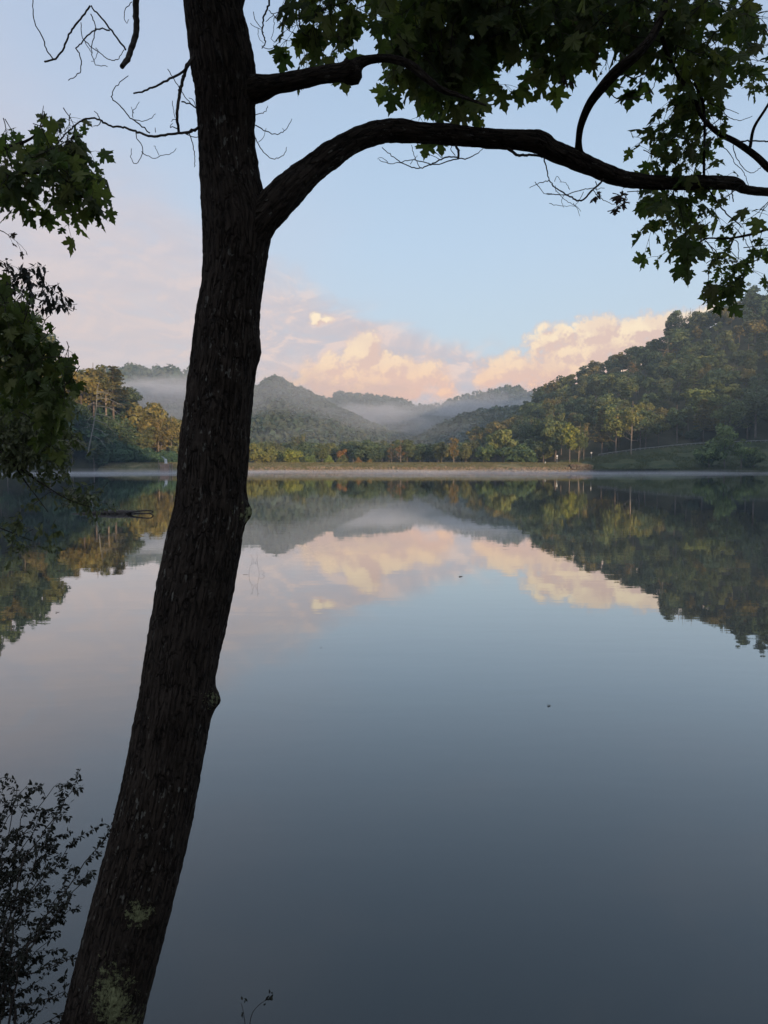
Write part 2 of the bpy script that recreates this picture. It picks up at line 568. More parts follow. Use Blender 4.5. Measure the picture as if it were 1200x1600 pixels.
# unseen ridge behind the viewer, shaped to keep lake and right bank in shade
phi = math.pi - SUN_AZ
D_ = np.array([-math.sin(phi), math.cos(phi)])
S_ = np.array([math.cos(phi), math.sin(phi)])
prof = [(-600, 150), (-300, 140), (-60, 105), (10, 86), (30, 74), (52, 56), (66, 46), (100, 42), (140, 43), (165, 46), (185, 52), (206, 60), (240, 74), (285, 90), (400, 135), (700, 150)]
acc = Acc()
ss = np.linspace(-600, 700, 130)
tt = np.array([-90, -115, -140, -165, -190, -230, -290, -380])
hh = np.array([0.0, 0.35, 0.72, 0.97, 1.0, 0.85, 0.5, 0.0])
V = []
for t, h in zip(tt, hh):
    for s_ in ss:
        p = s_ * S_ + t * D_
        H = np.interp(s_, [a[0] for a in prof], [a[1] for a in prof])
        V.append([p[0], p[1], -2 + H * h + (2.0 * mnoise.fractal(Vector((s_ * .05, t * .03, 0)), 1, 2, 4) + 4 * abs(mnoise.noise(Vector((s_ * .22, t * .1, 5)))) if h > 0.3 else 0)])
idx = np.arange(len(tt) * len(ss)).reshape(len(tt), len(ss))
acc.add(V, np.stack([idx[:-1, :-1], idx[1:, :-1], idx[1:, 1:], idx[:-1, 1:]], -1).reshape(-1, 4))
tag(acc.obj('hill_behind', [M_floor], smooth=True), kind='structure')

# ground sheet to the horizon
M_ground = simple_mat('ground', (0.05, 0.055, 0.025, 1), (0.09, 0.085, 0.045, 1), 0.05, 0.95)
acc = Acc()
G = 1400
acc.add([[-G, -440, -2.2], [G, -440, -2.2], [G, G, -2.2], [-G, G, -2.2]], [[0, 1, 2, 3]])
tag(acc.obj('ground', [M_ground]), kind='structure')
# valley floor behind the dam
acc = Acc()
xs = np.linspace(-160, 260, 60)
ys = np.linspace(256, 900, 60)
V = np.array([[x, y, 0.6 + 0.012 * max(0, y - 256) + 0.7 * mnoise.noise(Vector((x * .03, y * .03, 0)))] for y in ys for x in xs])
idx = np.arange(3600).reshape(60, 60)
acc.add(V, np.stack([idx[:-1, :-1], idx[:-1, 1:], idx[1:, 1:], idx[1:, :-1]], -1).reshape(-1, 4))
tag(acc.obj('valley_floor', [M_ground], smooth=True), kind='structure')

# water
m, q, o = mat('lake_water')
tco = q.node('ShaderNodeTexCoord').outputs['Object']
n1 = q.noise(q.vmath('MULTIPLY', tco, (0.35, 1.0, 1.0)), 2.0, 3, 0.5, 0.3)
n2 = q.noise(q.vmath('MULTIPLY', tco, (0.25, 1.0, 1.0)), 0.22, 2, 0.5)
hsum = q.math('ADD', q.math('MULTIPLY', n1, 0.35), q.math('MULTIPLY', n2, 1.0))
nm = bump(q, hsum, 1.0, 0.0032)
fr = q.node('ShaderNodeFresnel')
fr.inputs['IOR'].default_value = 1.33
q.l.new(nm, fr.inputs['Normal'])
inv = q.math('SUBTRACT', 1.0, fr.outputs[0])
fac = q.math('SUBTRACT', 1.0, q.math('POWER', inv, 2.4))
gl = q.node('ShaderNodeBsdfGlossy')
gl.inputs['Roughness'].default_value = 0.012
gl.inputs['Color'].default_value = (0.955, 0.965, 0.955, 1)
q.l.new(nm, gl.inputs['Normal'])
df = q.node('ShaderNodeBsdfDiffuse')
murk = q.noise(tco, 0.5, 4, 0.6)
q.l.new(q.mix(murk, (0.012, 0.015, 0.013, 1), (0.018, 0.019, 0.014, 1)), df.inputs[0])
mx = q.node('ShaderNodeMixShader')
q.l.new(fac, mx.inputs[0])
q.l.new(df.outputs[0], mx.inputs[1])
q.l.new(gl.outputs[0], mx.inputs[2])
q.l.new(mx.outputs[0], o.inputs[0])
acc = Acc()
acc.add([[-330, -80, 0], [330, -80, 0], [330, 252, 0], [-330, 252, 0]], [[0, 1, 2, 3]])
tag(acc.obj('water', [m]), kind='structure')

# near bank under the tree
def bank_z(x, y):
    shore = 2.95 + 0.25 * math.sin(x * 1.3) + (0.0 if x > -2.2 else (-2.2 - x) * 1.5)
    shore += (max(0, x - 2.5) * 0.3)
    d = shore - y
    z = 0.95 * (1 - math.exp(-max(d, 0) / 1.35)) if d > 0 else d * 0.45
    return max(-2.0, z + (0.05 * mnoise.fractal(Vector((x * 1.5, y * 1.5, 0)), 1, 2, 4) if d > 0.1 else 0))


acc = Acc()
xs = np.concatenate([np.linspace(-60, -9, 18)[:-1], np.linspace(-9, 9, 120), np.linspace(9, 60, 18)[1:]])
ys = np.concatenate([np.linspace(-70, -4, 16)[:-1], np.linspace(-4, 14, 120), np.linspace(14, 60, 12)[1:]])
V = np.array([[x, y, bank_z(x, y) + (0.02 * max(0, -y - 4) if y < -4 else 0)] for y in ys for x in xs])
idx = np.arange(len(xs) * len(ys)).reshape(len(ys), len(xs))
acc.add(V, np.stack([idx[:-1, :-1], idx[:-1, 1:], idx[1:, 1:], idx[1:, :-1]], -1).reshape(-1, 4))
M_bank = simple_mat('bank_soil', (0.04, 0.03, 0.02, 1), (0.085, 0.065, 0.04, 1), 3, 0.95, 14, 0.7, 0.03)
tag(acc.obj('bank', [M_bank], smooth=True), kind='structure')

# ================================================================ DAM AND RIGHT BANK
M_grass = simple_mat('grass_turf', (0.08, 0.085, 0.035, 1), (0.20, 0.165, 0.085, 1), 0.35, 0.95, 5, 0.8, 0.25)
M_lawn = simple_mat('lawn', (0.035, 0.05, 0.02, 1), (0.085, 0.09, 0.04, 1), 0.2, 0.95, 3, 0.8, 0.3)
M_stone = simple_mat('riprap_stone', (0.12, 0.10, 0.07, 1), (0.26, 0.20, 0.14, 1), 1.5, 0.9, 6, 0.7, 0.1)
acc = Acc()
sec = [(240.0, -2.0), (243.3, 0.0), (245.6, 1.2), (247.6, 1.9), (249.0, 2.35), (250.0, 2.55), (254.0, 2.62), (255.5, 2.5), (259.0, 1.6), (263, 0.2)]
xs = np.linspace(-91, 66, 158)
rg = np.random.default_rng(3)
V = []
for (yy, zz) in sec:
    for x in xs:
        nn = mnoise.fractal(Vector((x * .3, yy * .3, 1)), 1, 2, 3)
        V.append([x, yy + 0.25 * nn, zz + 0.10 * nn])
idx = np.arange(len(sec) * len(xs)).reshape(len(sec), len(xs))
acc.add(V, np.stack([idx[:-1, :-1], idx[:-1, 1:], idx[1:, 1:], idx[1:, :-1]], -1).reshape(-1, 4))
tag(acc.obj('dam', [M_grass], smooth=True), kind='structure')


def rock(acc, c, s, rng, m=0):
    V = np.array([[-1, -1, -1], [1, -1, -1], [1, 1, -1], [-1, 1, -1], [-1, -1, 1], [1, -1, 1], [1, 1, 1], [-1, 1, 1]], float)
    V = V * (0.62 + 0.38 * rng.random((8, 1))) * np.array(s) * 0.5
    a = rng.random() * 6.3
    V = V @ np.array([[math.cos(a), math.sin(a), 0], [-math.sin(a), math.cos(a), 0], [0, 0, 1]])
    acc.add(V + c, [[0, 3, 2, 1], [4, 5, 6, 7], [0, 1, 5, 4], [1, 2, 6, 5], [2, 3, 7, 6], [3, 0, 4, 7]], m)


acc = Acc()
for k in range(1900):
    x = rg.uniform(-46, 66)
    u = rg.random() ** 1.6
    if x < -20 and rg.random() < 0.4:
        continue
    y = 243.0 + 3.0 * u
    z = -0.1 + 1.5 * u
    s = rg.uniform(0.25, 0.8)
    rock(acc, (x, y, z), (s * 1.3, s, s * 0.7), rg)
tag(acc.obj('riprap', [M_stone]), 'band of loose stones along the waterline of the grassy dam', 'stones', kind='stuff')

# long grass on the dam crest and face, and on the lawn
M_blade = leaf_mat('grass_blade', [(0.09, 0.10, 0.035, 1), (0.18, 0.16, 0.07, 1), (0.30, 0.23, 0.13, 1)], 0.3)


def tufts(name, pts, hrange, wid, label, m, rng, nb=7):
    acc = Acc()
    P = np.repeat(np.array(pts), nb, 0)
    n = len(P)
    ang = rng.random(n) * 6.283
    h = rng.uniform(hrange[0], hrange[1], n)
    lean = rng.normal(0, 0.25, (n, 2)) * h[:, None]
    off = rng.normal(0, 0.25, (n, 2))
    b = P.copy()
    b[:, :2] += off
    dx = np.stack([np.cos(ang), np.sin(ang), 0 * ang], 1) * wid * rng.uniform(.6, 1.4, (n, 1))
    tip = b + np.concatenate([lean, h[:, None]], 1)
    V = np.stack([b - dx, b + dx, tip], 1).reshape(-1, 3)
    acc.add(V, np.arange(3 * n).reshape(n, 3))
    o = acc.obj(name, [m])
    return tag(o, label, 'grass', kind='stuff')


def dam_z(y):
    return float(np.interp(y, [s[0] for s in sec], [s[1] for s in sec]))


pts = []
for k in range(9000):
    x = rg.uniform(-90, 64)
    y = rg.uniform(244.2, 256) if x < -20 or rg.random() < 0.6 else rg.uniform(246, 256)
    dens = mnoise.noise(Vector((x * .12, y * .2, 7)))
    if dens < -0.25:
        continue
    pts.append((x, y, dam_z(y)))
tufts('grass', pts, (0.15, 0.55), 0.035, 'rough grass growing over the dam face and crest', M_blade, rg)

# lawn slope of the right bank
def lawn_pt(px, t):
    top = np.array([interp(RH.foot, px, 1) - 5, interp(RH.foot, px, 2)])
    D0 = np.interp(px, [840, 900, 950, 1300, 1700, 2600], [262, 258, 256, 252, 180, 60])
    z0 = 0.6 if px < 920 else -0.6
    d = ray(px, 727)
    d = d / d[1]
    Y = D0 + (top[0] - D0) * t
    z = z0 + (top[1] - z0) * (t ** 0.85)
    if t > 1:
        Y = top[0] + (t - 1) * 60
        z = top[1] - 0.02 * (Y - top[0])
    x = d[0] * Y
    z += 0.75 * mnoise.fractal(Vector((x * .12, Y * .12, 2)), 1, 2, 4) * (1 if t < 0.95 else 0.1)
    return np.array([x, Y, z])


acc = Acc()
pxs = np.linspace(820, 2600, 150)
tts = np.concatenate([np.linspace(0, 1, 26), [1.04, 1.08, 1.12]])
V = np.array([lawn_pt(p, t) for t in tts for p in pxs])
idx = np.arange(len(tts) * len(pxs)).reshape(len(tts), len(pxs))
acc.add(V, np.stack([idx[:-1, :-1], idx[:-1, 1:], idx[1:, 1:], idx[1:, :-1]], -1).reshape(-1, 4))
tag(acc.obj('lawn', [M_lawn], smooth=True), kind='structure')
pts = []
for k in range(9000):
    p = rg.uniform(850, 1290)
    t = rg.random() ** 1.3
    v = lawn_pt(p, t)
    if mnoise.noise(Vector((v[0] * .1, v[1] * .1, 3))) < -0.1:
        continue
    pts.append(v)
M_blade2 = leaf_mat('lawn_blade', [(0.05, 0.07, 0.024, 1), (0.09, 0.11, 0.04, 1), (0.15, 0.13, 0.06, 1)], 0.3)
for k in range(500):
    pts.append(lawn_pt(rg.uniform(930, 1260), rg.uniform(.02, .07)) + (0, 0, .25))
tufts('grass', pts, (0.2, 0.8), 0.05, 'uneven grass on the sloping lawn of the right bank', M_blade2, rg)

# road with guardrail along the top of the lawn
acc = Acc()
V = []
for p in np.linspace(905, 1500, 60):
    a = lawn_pt(p, 1.0)
    V.append(a + (0, 0.3, 0.05))
    V.append(a + (0, 5.2, 0.02))
n = len(V) // 2
acc.add(V, [[2 * i, 2 * i + 2, 2 * i + 3, 2 * i + 1] for i in range(n - 1)])
tag(acc.obj('road', [simple_mat('asphalt', (0.04, 0.04, 0.042, 1), (0.06, 0.06, 0.06, 1), 3, 0.9)]), kind='structure')
M_rail = simple_mat('galvanised_rail', (0.16, 0.17, 0.16, 1), (0.26, 0.26, 0.25, 1), 1.0, 0.6)
gr = empty('guardrail', tuple(lawn_pt(1000, 1.0)), 'long pale low guardrail along the road above the lawn', 'guardrail')
g0 = np.array(gr.location)
pxl = np.linspace(935, 1245, 44)
path = np.array([lawn_pt(p, 0.985) + (0, 0, 0.62) for p in pxl]) - g0
acc = Acc()
W = np.array([[0, 0.03, 0.15], [0, -0.03, 0.09], [0, 0.02, 0.0], [0, -0.03, -0.09], [0, 0.03, -0.15]])
V = (path[:, None, :] + W[None, :, :]).reshape(-1, 3)
idx = np.arange(len(V)).reshape(len(path), 5)
acc.add(V, np.stack([idx[:-1, :-1], idx[:-1, 1:], idx[1:, 1:], idx[1:, :-1]], -1).reshape(-1, 4))
acc.obj('rail', [M_rail], gr)
for p in path:
    acc = Acc()
    boxm(acc, (0, 0.1, -0.35), (0.16, 0.12, 0.95))
    acc.obj('post', [M_rail], gr, loc=tuple(p))

# stone end wall of the dam (stacked blocks)
M_wall, q, o = mat('red_stone')
rp = q.node('ShaderNodeNewGeometry')
cc = q.ramp(rp.outputs['Random Per Island'], [(0, (0.06, 0.05, 0.04, 1)), (.3, (0.15, 0.10, 0.08, 1)), (.6, (0.24, 0.18, 0.15, 1)), (.85, (0.11, 0.10, 0.06, 1)), (1, (0.34, 0.28, 0.24, 1))])
cc = q.mix(q.noise(rp.outputs['Position'], 2.5, 5, .6), cc, (0.10, 0.09, 0.06, 1))
q.l.new(principled(q, cc, .95, .1, bump(q, q.noise(rp.outputs['Position'], 6, 4, .6), .8, .1)), o.inputs[0])
acc = Acc()
for r_ in range(5):
    x = 59.6 + (r_ % 2) * 0.3 - r_ * .1
    while x < 66.2:
        wd = rg.uniform(0.5, 1.1)
        boxm(acc, (x + wd / 2, 244.6 + r_ * 0.33 + rg.uniform(-.3, .25), 0.14 + r_ * 0.45 + rg.uniform(-.06, .06)), (wd - 0.06, 2.2, rg.uniform(.3, .46)), 0, rg.uniform(-.12, .12))
        x += wd
boxm(acc, (63.0, 247.8, .9), (6.2, 3.6, 2.7))
o = acc.obj('stone_wall', [M_wall])
tag(o, 'reddish stacked stone end wall of the dam at the waterline', 'wall')

# intake tower at the left part of the dam
c = at(258, 727, 236.0)
it = empty('intake_tower', (c[0], c[1], 0), 'rust brown lake outlet cage on posts with a white domed cap', 'outlet tower')
M_rust = simple_mat('rusty_wood', (0.34, 0.21, 0.15, 1), (0.5, 0.35, 0.27, 1), 2.5, 0.9, 10, 0.6, 0.05, stretch=(1, 1, .3))
M_white = simple_mat('white_paint', (0.45, 0.47, 0.48, 1), (0.55, 0.55, 0.55, 1), 2, 0.5)
M_greymetal = simple_mat('grey_metal', (0.28, 0.32, 0.33, 1), (0.36, 0.40, 0.40, 1), 2, 0.5)
acc = Acc()
for i in range(12):
    boxm(acc, (-1.2 + i * 0.22, -0.9, 1.15 - 0.4), (0.16, 0.08, 2.9 + rg.uniform(-.2, .2)))
    boxm(acc, (-1.2 + i * 0.22, 0.9, 1.15 - 0.4), (0.16, 0.08, 2.9))
for z in (0.5, 1.4, 2.2):
    boxm(acc, (0, -1.0, z), (2.7, 0.1, 0.16))
    for sx in (-1.33, 1.33):
        boxm(acc, (sx, 0, z), (0.12, 2.1, 0.16))
acc.obj('cage', [M_rust], it)
for (x, y, h) in ((-1.75, -1.0, 3.5), (1.7, -1.0, 2.7), (-1.75, 1.0, 3.0), (1.7, 1.0, 2.7), (2.25, -0.6, 2.4)):
    acc = Acc()
    tube(acc, [(0, 0, -1.5), (0, 0, h * .6), (0.02, 0, h)], [.13, .12, .11], 8)
    acc.obj('post', [M_pale if x != 2.25 else M_rust], it, loc=(x, y, 0))
acc = Acc()
boxm(acc, (0, 0, 2.5), (3.3, 2.2, 0.14))
acc.obj('platform', [M_rust], it)
acc = Acc()
zz = [2.57, 2.7, 3.3, 3.7, 3.95, 4.05]
rr = [.5, .42, .42, .40, .25, .03]
tube(acc, [(0.25, 0, z) for z in zz], rr, 14)
acc.obj('dome_cap', [M_white], it, smooth=True)
acc = Acc()
tube(acc, spline([(-0.05, -.1, 3.6), (-0.25, -.1, 4.2), (-0.6, -.1, 4.55), (-1.0, -.1, 4.6)], .2), np.linspace(.2, .1, len(spline([(-0.05, -.1, 3.6), (-0.25, -.1, 4.2), (-0.6, -.1, 4.55), (-1.0, -.1, 4.6)], .2))), 8)
acc.obj('crank', [M_greymetal], it)

# signs near the right end of the dam
def sign(px, py, D, boards, h, label):
    p = at(px, py, D)
    base = p - (0, 0, h)
    s = empty('signpost', tuple(base), label, 'sign')
    acc = Acc()
    tube(acc, [(0, 0, -0.3), (0, 0, h)], [.05, .05], 8)
    acc.obj('post', [M_greymetal], s)
    for (dz, rad) in boards:
        acc = Acc()
        tube(acc, [(0, -.10, h + dz), (0, -.06, h + dz)], [rad, rad], 20)
        acc.obj('board', [M_white], s)


sign(870.5, 712.5, 262, [(0, .30), (-0.7, .18)], 2.6, 'thin post with two small white discs beside the dam end')
sign(924, 707.5, 272, [(0, .28)], 2.0, 'low post with one small white disc below the hillside trees')
p = at(852, 722.5, 251)
acc = Acc()
tube(acc, [(0, 0, -0.6), (0, 0, .1), (0, 0, .22), (0, 0, .26)], [.17, .17, .14, .04], 10)
tag(acc.obj('marker_post', [M_white], loc=tuple(p)), 'short white stub post on the crest of the dam', 'post')


# ================================================================ TREES BEYOND THE WATER
def crown_mesh(acc, rng, rx, rz, zc, nblob, nleaf, ls, mat=0, irregular=0.5, flat=0.0, shell=0.75):
    """crown of many leaf-sprays on overlapping lobes; holes between the lobes"""
    B = []
    for i in range(nblob):
        u = rng.normal(size=3)
        u /= np.linalg.norm(u)
        r = rng.uniform(0.25, 0.85)
        c = np.array([u[0] * rx * r, u[1] * rx * r, zc + u[2] * rz * r])
        hgt = (c[2] - (zc - rz)) / (2 * rz)
        br = rx * rng.uniform(0.28, 0.5) * (1.0 - irregular * 0.3 * hgt)
        B.append((c, br))
    C = np.array([b[0] for b in B])
    RR = np.array([b[1] for b in B])
    k = rng.choice(nblob, nleaf, p=RR ** 2 / np.sum(RR ** 2))
    u = rng.normal(size=(nleaf, 3))
    u[:, 2] = u[:, 2] * 0.9 + 0.25
    u /= np.linalg.norm(u, axis=1)[:, None]
    rad = RR[k] * (shell + (1.08 - shell) * rng.random(nleaf)) * np.array([1])
    pos = C[k] + u * rad[:, None] * np.array([1, 1, 0.72 - flat])
    nrm = u + rng.normal(0, 0.45, (nleaf, 3)) + np.array([0, 0, .35])
    leaf_quads(acc, pos, nrm, ls * rng.uniform(0.6, 1.35, nleaf), rng, mat)


def leaf_quads(acc, pos, nrm, size, rng, mat=0, attr=None, aspect=0.75):
    n = len(pos)
    nrm = nrm / np.linalg.norm(nrm, axis=1)[:, None]
    a = rng.normal(size=(n, 3))
    t = np.cross(nrm, a)
    t /= np.linalg.norm(t, axis=1)[:, None] + 1e-9
    b = np.cross(nrm, t)
    h = size[:, None] * 0.5
    j = lambda: rng.uniform(0.55, 1.25, (n, 1))
    V = np.stack([pos - t * h * j() - b * h * aspect * j(), pos + t * h * j() - b * h * aspect * j(),
                  pos + t * h * j() + b * h * aspect * j(), pos - t * h * j() + b * h * aspect * j()], 1).reshape(-1, 3)
    acc.add(V, np.arange(4 * n).reshape(n, 4), mat, None if attr is None else np.repeat(attr, 4, 0))


def trunk_mesh(acc, rng, h, r0, mat=0, limbs=5, zl=0.45, spread=3.0, bare=False):
    lean = rng.normal(0, 0.35, 2)
    pts = [(0, 0, -0.8), (lean[0] * .2, lean[1] * .2, h * .35), (lean[0] * .7, lean[1] * .7, h * .7), (lean[0], lean[1], h)]
    P = spline(pts, h / 9)
    tube(acc, P, np.linspace(r0, r0 * .18, len(P)), 7, mat)
    for i in range(limbs):
        t = rng.uniform(zl, 0.92)
        b = P[int(t * (len(P) - 1))]
        a = rng.random() * 6.283
        L = spread * (1.15 - t) * rng.uniform(.7, 1.3)
        e = b + np.array([math.cos(a) * L, math.sin(a) * L, L * rng.uniform(.2, .8)])
        mid = (b + e) / 2 + np.array([0, 0, -0.1 * L])
        Q = spline([b, mid, e], L / 4)
        tube(acc, Q, np.linspace(r0 * .35 * (1.1 - t), 0.03, len(Q)), 5, mat)
        if bare:
            for kk in range(3):
                s = Q[rng.integers(1, len(Q))]
                e2 = s + rng.normal(0, .45 * L, 3) * [1, 1, .6] + [0, 0, .2 * L]
                tube(acc, [s, (s + e2) / 2 + rng.normal(0, .05 * L, 3), e2], [.05, .035, .015], 4, mat)


def proto(kind, seed):
    """returns (trunk mesh, crown mesh or None)"""
    rng = np.random.default_rng(seed)
    T, C = Acc(), Acc()
    tm = M_dull
    if kind == 'round':
        h = 12.0
        trunk_mesh(T, rng, h * .85, .26, limbs=5, spread=4)
        crown_mesh(C, rng, 4.4, 4.4, h * .60, 22, 2600, .55)
    elif kind == 'tall':
        h = 15.0
        trunk_mesh(T, rng, h * .92, .26, limbs=7, spread=3.4, zl=.4)
        crown_mesh(C, rng, 3.3, 5.6, h * .62, 26, 2600, .5)
    elif kind == 'open':
        h = 14.0
        trunk_mesh(T, rng, h * .95, .24, limbs=12, spread=4.5, zl=.3)
        crown_mesh(C, rng, 4.2, 5.2, h * .62, 24, 1500, .5, shell=.6)
    elif kind == 'bushy':
        h = 8.0
        trunk_mesh(T, rng, h * .6, .18, limbs=4, spread=3)
        crown_mesh(C, rng, 3.9, 3.6, h * .5, 20, 2400, .5)
    elif kind == 'pine':
        h = 17.0
        P = [(0, 0, -.8), (.1, 0, h * .5), (0, .1, h)]
        Q = spline(P, 1.5)
        tube(T, Q, np.linspace(.26, .04, len(Q)), 7)
        for lv in range(17):
            z = h * (.28 + .72 * lv / 17)
            L = 3.6 * (1 - ((z / h - .28) / .76)) ** .75 + .3
            L *= rng.uniform(.75, 1.15)
            for b in range(5):
                a = rng.random() * 6.283
                d = np.array([math.cos(a), math.sin(a), 0])
                e = np.array([0, 0, z]) + d * L + [0, 0, -.12 * L + .1]
                tube(T, [(0, 0, z), e], [.05, .015], 4, cap=False)
                n = int(34 * L / 2) + 6
                s = rng.random(n) ** .7
                pos = np.array([0, 0, z]) + d * (s * L)[:, None] + rng.normal(0, .26, (n, 3)) * [1, 1, .45] + np.outer(s, [0, 0, -.12 * L + .1])
                leaf_quads(C, pos, rng.normal(0, .5, (n, 3)) + [0, 0, 1], .5 * rng.uniform(.6, 1.3, n), rng)
    elif kind == 'bare':
        h = 13.0
        trunk_mesh(T, rng, h, .2, limbs=16, spread=3.4, zl=.3, bare=True)
        tm = M_pale
        crown_mesh(C, rng, 2.6, 4.6, h * .62, 16, 260, .4, shell=.2)
    elif kind == 'paletrunk':
        h = 17.0
        trunk_mesh(T, rng, h * .97, .30, limbs=14, spread=4.2, zl=.28)
        tm = M_pale
        crown_mesh(C, rng, 3.7, 6.0, h * .60, 28, 1500, .5, shell=.55)
    return T.mesh(kind + '_trunk', [tm]), C.mesh(kind + '_crown', [M_far_leaf]), h


M_mass_leaf = leaf_mat('mass_foliage', [(0.062, 0.085, 0.042, 1), (0.09, 0.115, 0.052, 1), (0.13, 0.14, 0.06, 1)], 0.25, use_tint=True, nscale=0.25)
PRO = {}
for kind, seeds in (('round', (1, 2, 3)), ('tall', (4, 5, 6)), ('open', (7, 8)), ('bushy', (9, 10)), ('pine', (11, 12)), ('bare', (13, 14)), ('paletrunk', (15, 16))):
    PRO[kind] = [proto(kind, s) for s in seeds]


def tree(kind, loc, height, label, group=None, tint=(1, 1, 1), rng=random, widen=1.0, name='tree', cat='tree'):
    tm, cm, h = rng.choice(PRO[kind]) if rng is random else PRO[kind][int(rng.integers(len(PRO[kind])))]
    s = height / h
    r = empty(name, tuple(loc), label, cat, group)
    rz = random.uniform(0, 6.283)
    r.rotation_euler = (0, 0, rz)
    r.scale = (s * widen, s * widen, s)
    for nm, me in (('trunk', tm), ('crown', cm)):
        o = bpy.data.objects.new(nm, me)
        COL.objects.link(o)
        o.parent = r
        o.color = (*tint, 1)
    return r


random.seed(11)
TINTS_R = [(.9, .95, .95), (.75, .9, .95), (1.15, 1.05, .85), (.55, .7, .75), (1.7, 1.4, .8), (.45, .6, .65), (.95, 1.1, 1.0), (1.3, 1.25, .95), (1.7, 1.15, .8)]


LOW = {}
def low_proto(kind, k):
    if (kind, k) not in LOW:
        r = np.random.default_rng(900 + k * 7 + len(kind))
        a = Acc()
        rx, rz, zc, h = {'round': (4.4, 4.4, 7.2, 12.), 'tall': (3.3, 5.6, 9.3, 15.), 'open': (4.2, 5.2, 8.7, 14.), 'bushy': (3.9, 3.6, 4., 8.), 'pine': (2.6, 6.4, 10.5, 17.), 'paletrunk': (3.7, 6., 10., 17.)}[kind]
        crown_mesh(a, r, rx, rz, zc, 20, 1100, .72)
        t = Acc()
        trunk_mesh(t, r, h * .85, .22, limbs=3, spread=3)
        LOW[(kind, k)] = (np.concatenate(a.V), np.concatenate(t.V), np.concatenate([f for f in t.F if f.shape[1] == 4]), h)
    return LOW[(kind, k)]


def bake(acc, kind, p, height, tint, widen):
    cv, tv, tf, h = low_proto(kind, random.randrange(3))
    s = height / h
    a = random.uniform(0, 6.283)
    Rm = np.array([[math.cos(a), math.sin(a), 0], [-math.sin(a), math.cos(a), 0], [0, 0, 1]])
    S = np.array([s * widen, s * widen, s])
    acc.add((cv * S) @ Rm + p, np.arange(len(cv)).reshape(-1, 4), 0, np.tile(tint, (len(cv), 1)))
    acc.add((tv * S) @ Rm + p, tf, 1)


def scatter(hill, px0, px1, t0, t1, n, spacing, kinds, hrange, label, group, tints, seed, tpow=1.0, name='tree', single=1000, mass=None):
    random.seed(seed)
    placed, spec = [], []
    tries = 0
    while len(placed) < n and tries < n * 60:
        tries += 1
        px = random.uniform(px0, px1)
        t = t0 + (t1 - t0) * random.random() ** tpow
        p = hill.point(px, t)
        if any((p[0] - q_[0]) ** 2 + (p[1] - q_[1]) ** 2 < spacing ** 2 for q_ in placed):
            continue
        placed.append(p)
        k = random.choice(kinds)
        ti = random.choice(tints)
        j = random.uniform(.85, 1.15)
        spec.append((math.hypot(p[0], p[1]), k, p, random.uniform(*hrange), tuple(c_ * j for c_ in ti), random.uniform(.9, 1.25)))
    spec.sort(key=lambda a: a[0])
    for (_, k, p, h_, ti, wd) in spec[:single]:
        tree(k, p, h_, label, group, ti, widen=wd, name=name)
    if spec[single:]:
        acc = Acc()
        for (_, k, p, h_, ti, wd) in spec[single:]:
            bake(acc, k, p, h_, ti, wd)
        tag(acc.obj('forest', [M_mass_leaf, M_dull]), mass, 'forest', kind='stuff')
    return placed


# right hillside
scatter(RH, 742, 1290, 0.0, 1.03, 285, 6.6, ['round', 'tall', 'tall', 'open', 'open', 'round', 'pine'], (10, 16.5),
        'green leafy tree in the dense forest covering the right hillside', 'trees of the right hillside forest',
        TINTS_R, 5, 0.9, single=150, mass='dense forest on the upper slope and skyline of the right hill')
# left hillside
scatter(LH, -60, 205, 0.0, 1.0, 120, 5.6, ['round', 'tall', 'round', 'open'], (10, 15),
        'dark green tree in the wood on the left shore hillside', 'trees of the left shore wood', TINTS_R, 6, 0.9, single=48, mass='dark forest on the upper part of the left shore hill')
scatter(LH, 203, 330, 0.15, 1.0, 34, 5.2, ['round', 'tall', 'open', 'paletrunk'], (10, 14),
        'golden lit tree in the grove behind the left end of the dam', 'golden lit grove trees', [(1.8, 1.2, .75), (1.5, 1.1, .75), (1.9, 1.3, .7), (1.3, 1.1, .8)], 7, 0.8)  # golden sunlight is put into these crown tints
fill = Acc()
random.seed(91)
for _ in range(85):
    px = random.uniform(70, 310)
    t_ = random.uniform(.05, .95)
    ti = random.choice([(1.8, 1.2, .75), (1.5, 1.15, .8), (1.3, 1.1, .8)]) if (px > 195 or t_ > .6) else (.6, .85, .85)  # sunlit gold of the upper and grove trees put into their tint
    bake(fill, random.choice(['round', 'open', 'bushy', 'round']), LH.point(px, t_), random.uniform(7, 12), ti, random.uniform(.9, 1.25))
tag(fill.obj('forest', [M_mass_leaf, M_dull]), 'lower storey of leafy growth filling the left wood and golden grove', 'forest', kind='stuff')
# low dark trees along the foot of the grove
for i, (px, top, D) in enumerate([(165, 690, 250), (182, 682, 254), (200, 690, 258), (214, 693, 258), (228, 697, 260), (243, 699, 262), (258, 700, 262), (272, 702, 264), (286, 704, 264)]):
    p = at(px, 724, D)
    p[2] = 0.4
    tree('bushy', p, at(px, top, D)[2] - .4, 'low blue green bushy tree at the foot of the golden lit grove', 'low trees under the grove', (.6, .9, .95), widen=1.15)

und = Acc()
random.seed(77)
for _ in range(70):
    px = random.uniform(930, 1290)
    bake(und, 'bushy', RH.point(px, random.uniform(0.02, .16)), random.uniform(3.5, 7), (.5, .62, .6), random.uniform(.9, 1.3))
for _ in range(80):
    px = random.uniform(760, 1290)
    bake(und, 'bushy', RH.point(px, random.uniform(0.9, 1.02)), random.uniform(5, 8.5), (.7, .8, .7), random.uniform(1., 1.4))
tag(und.obj('undergrowth', [M_mass_leaf, M_dull]), 'dark undergrowth at the foot and along the crest of the right hill', 'undergrowth', kind='stuff')
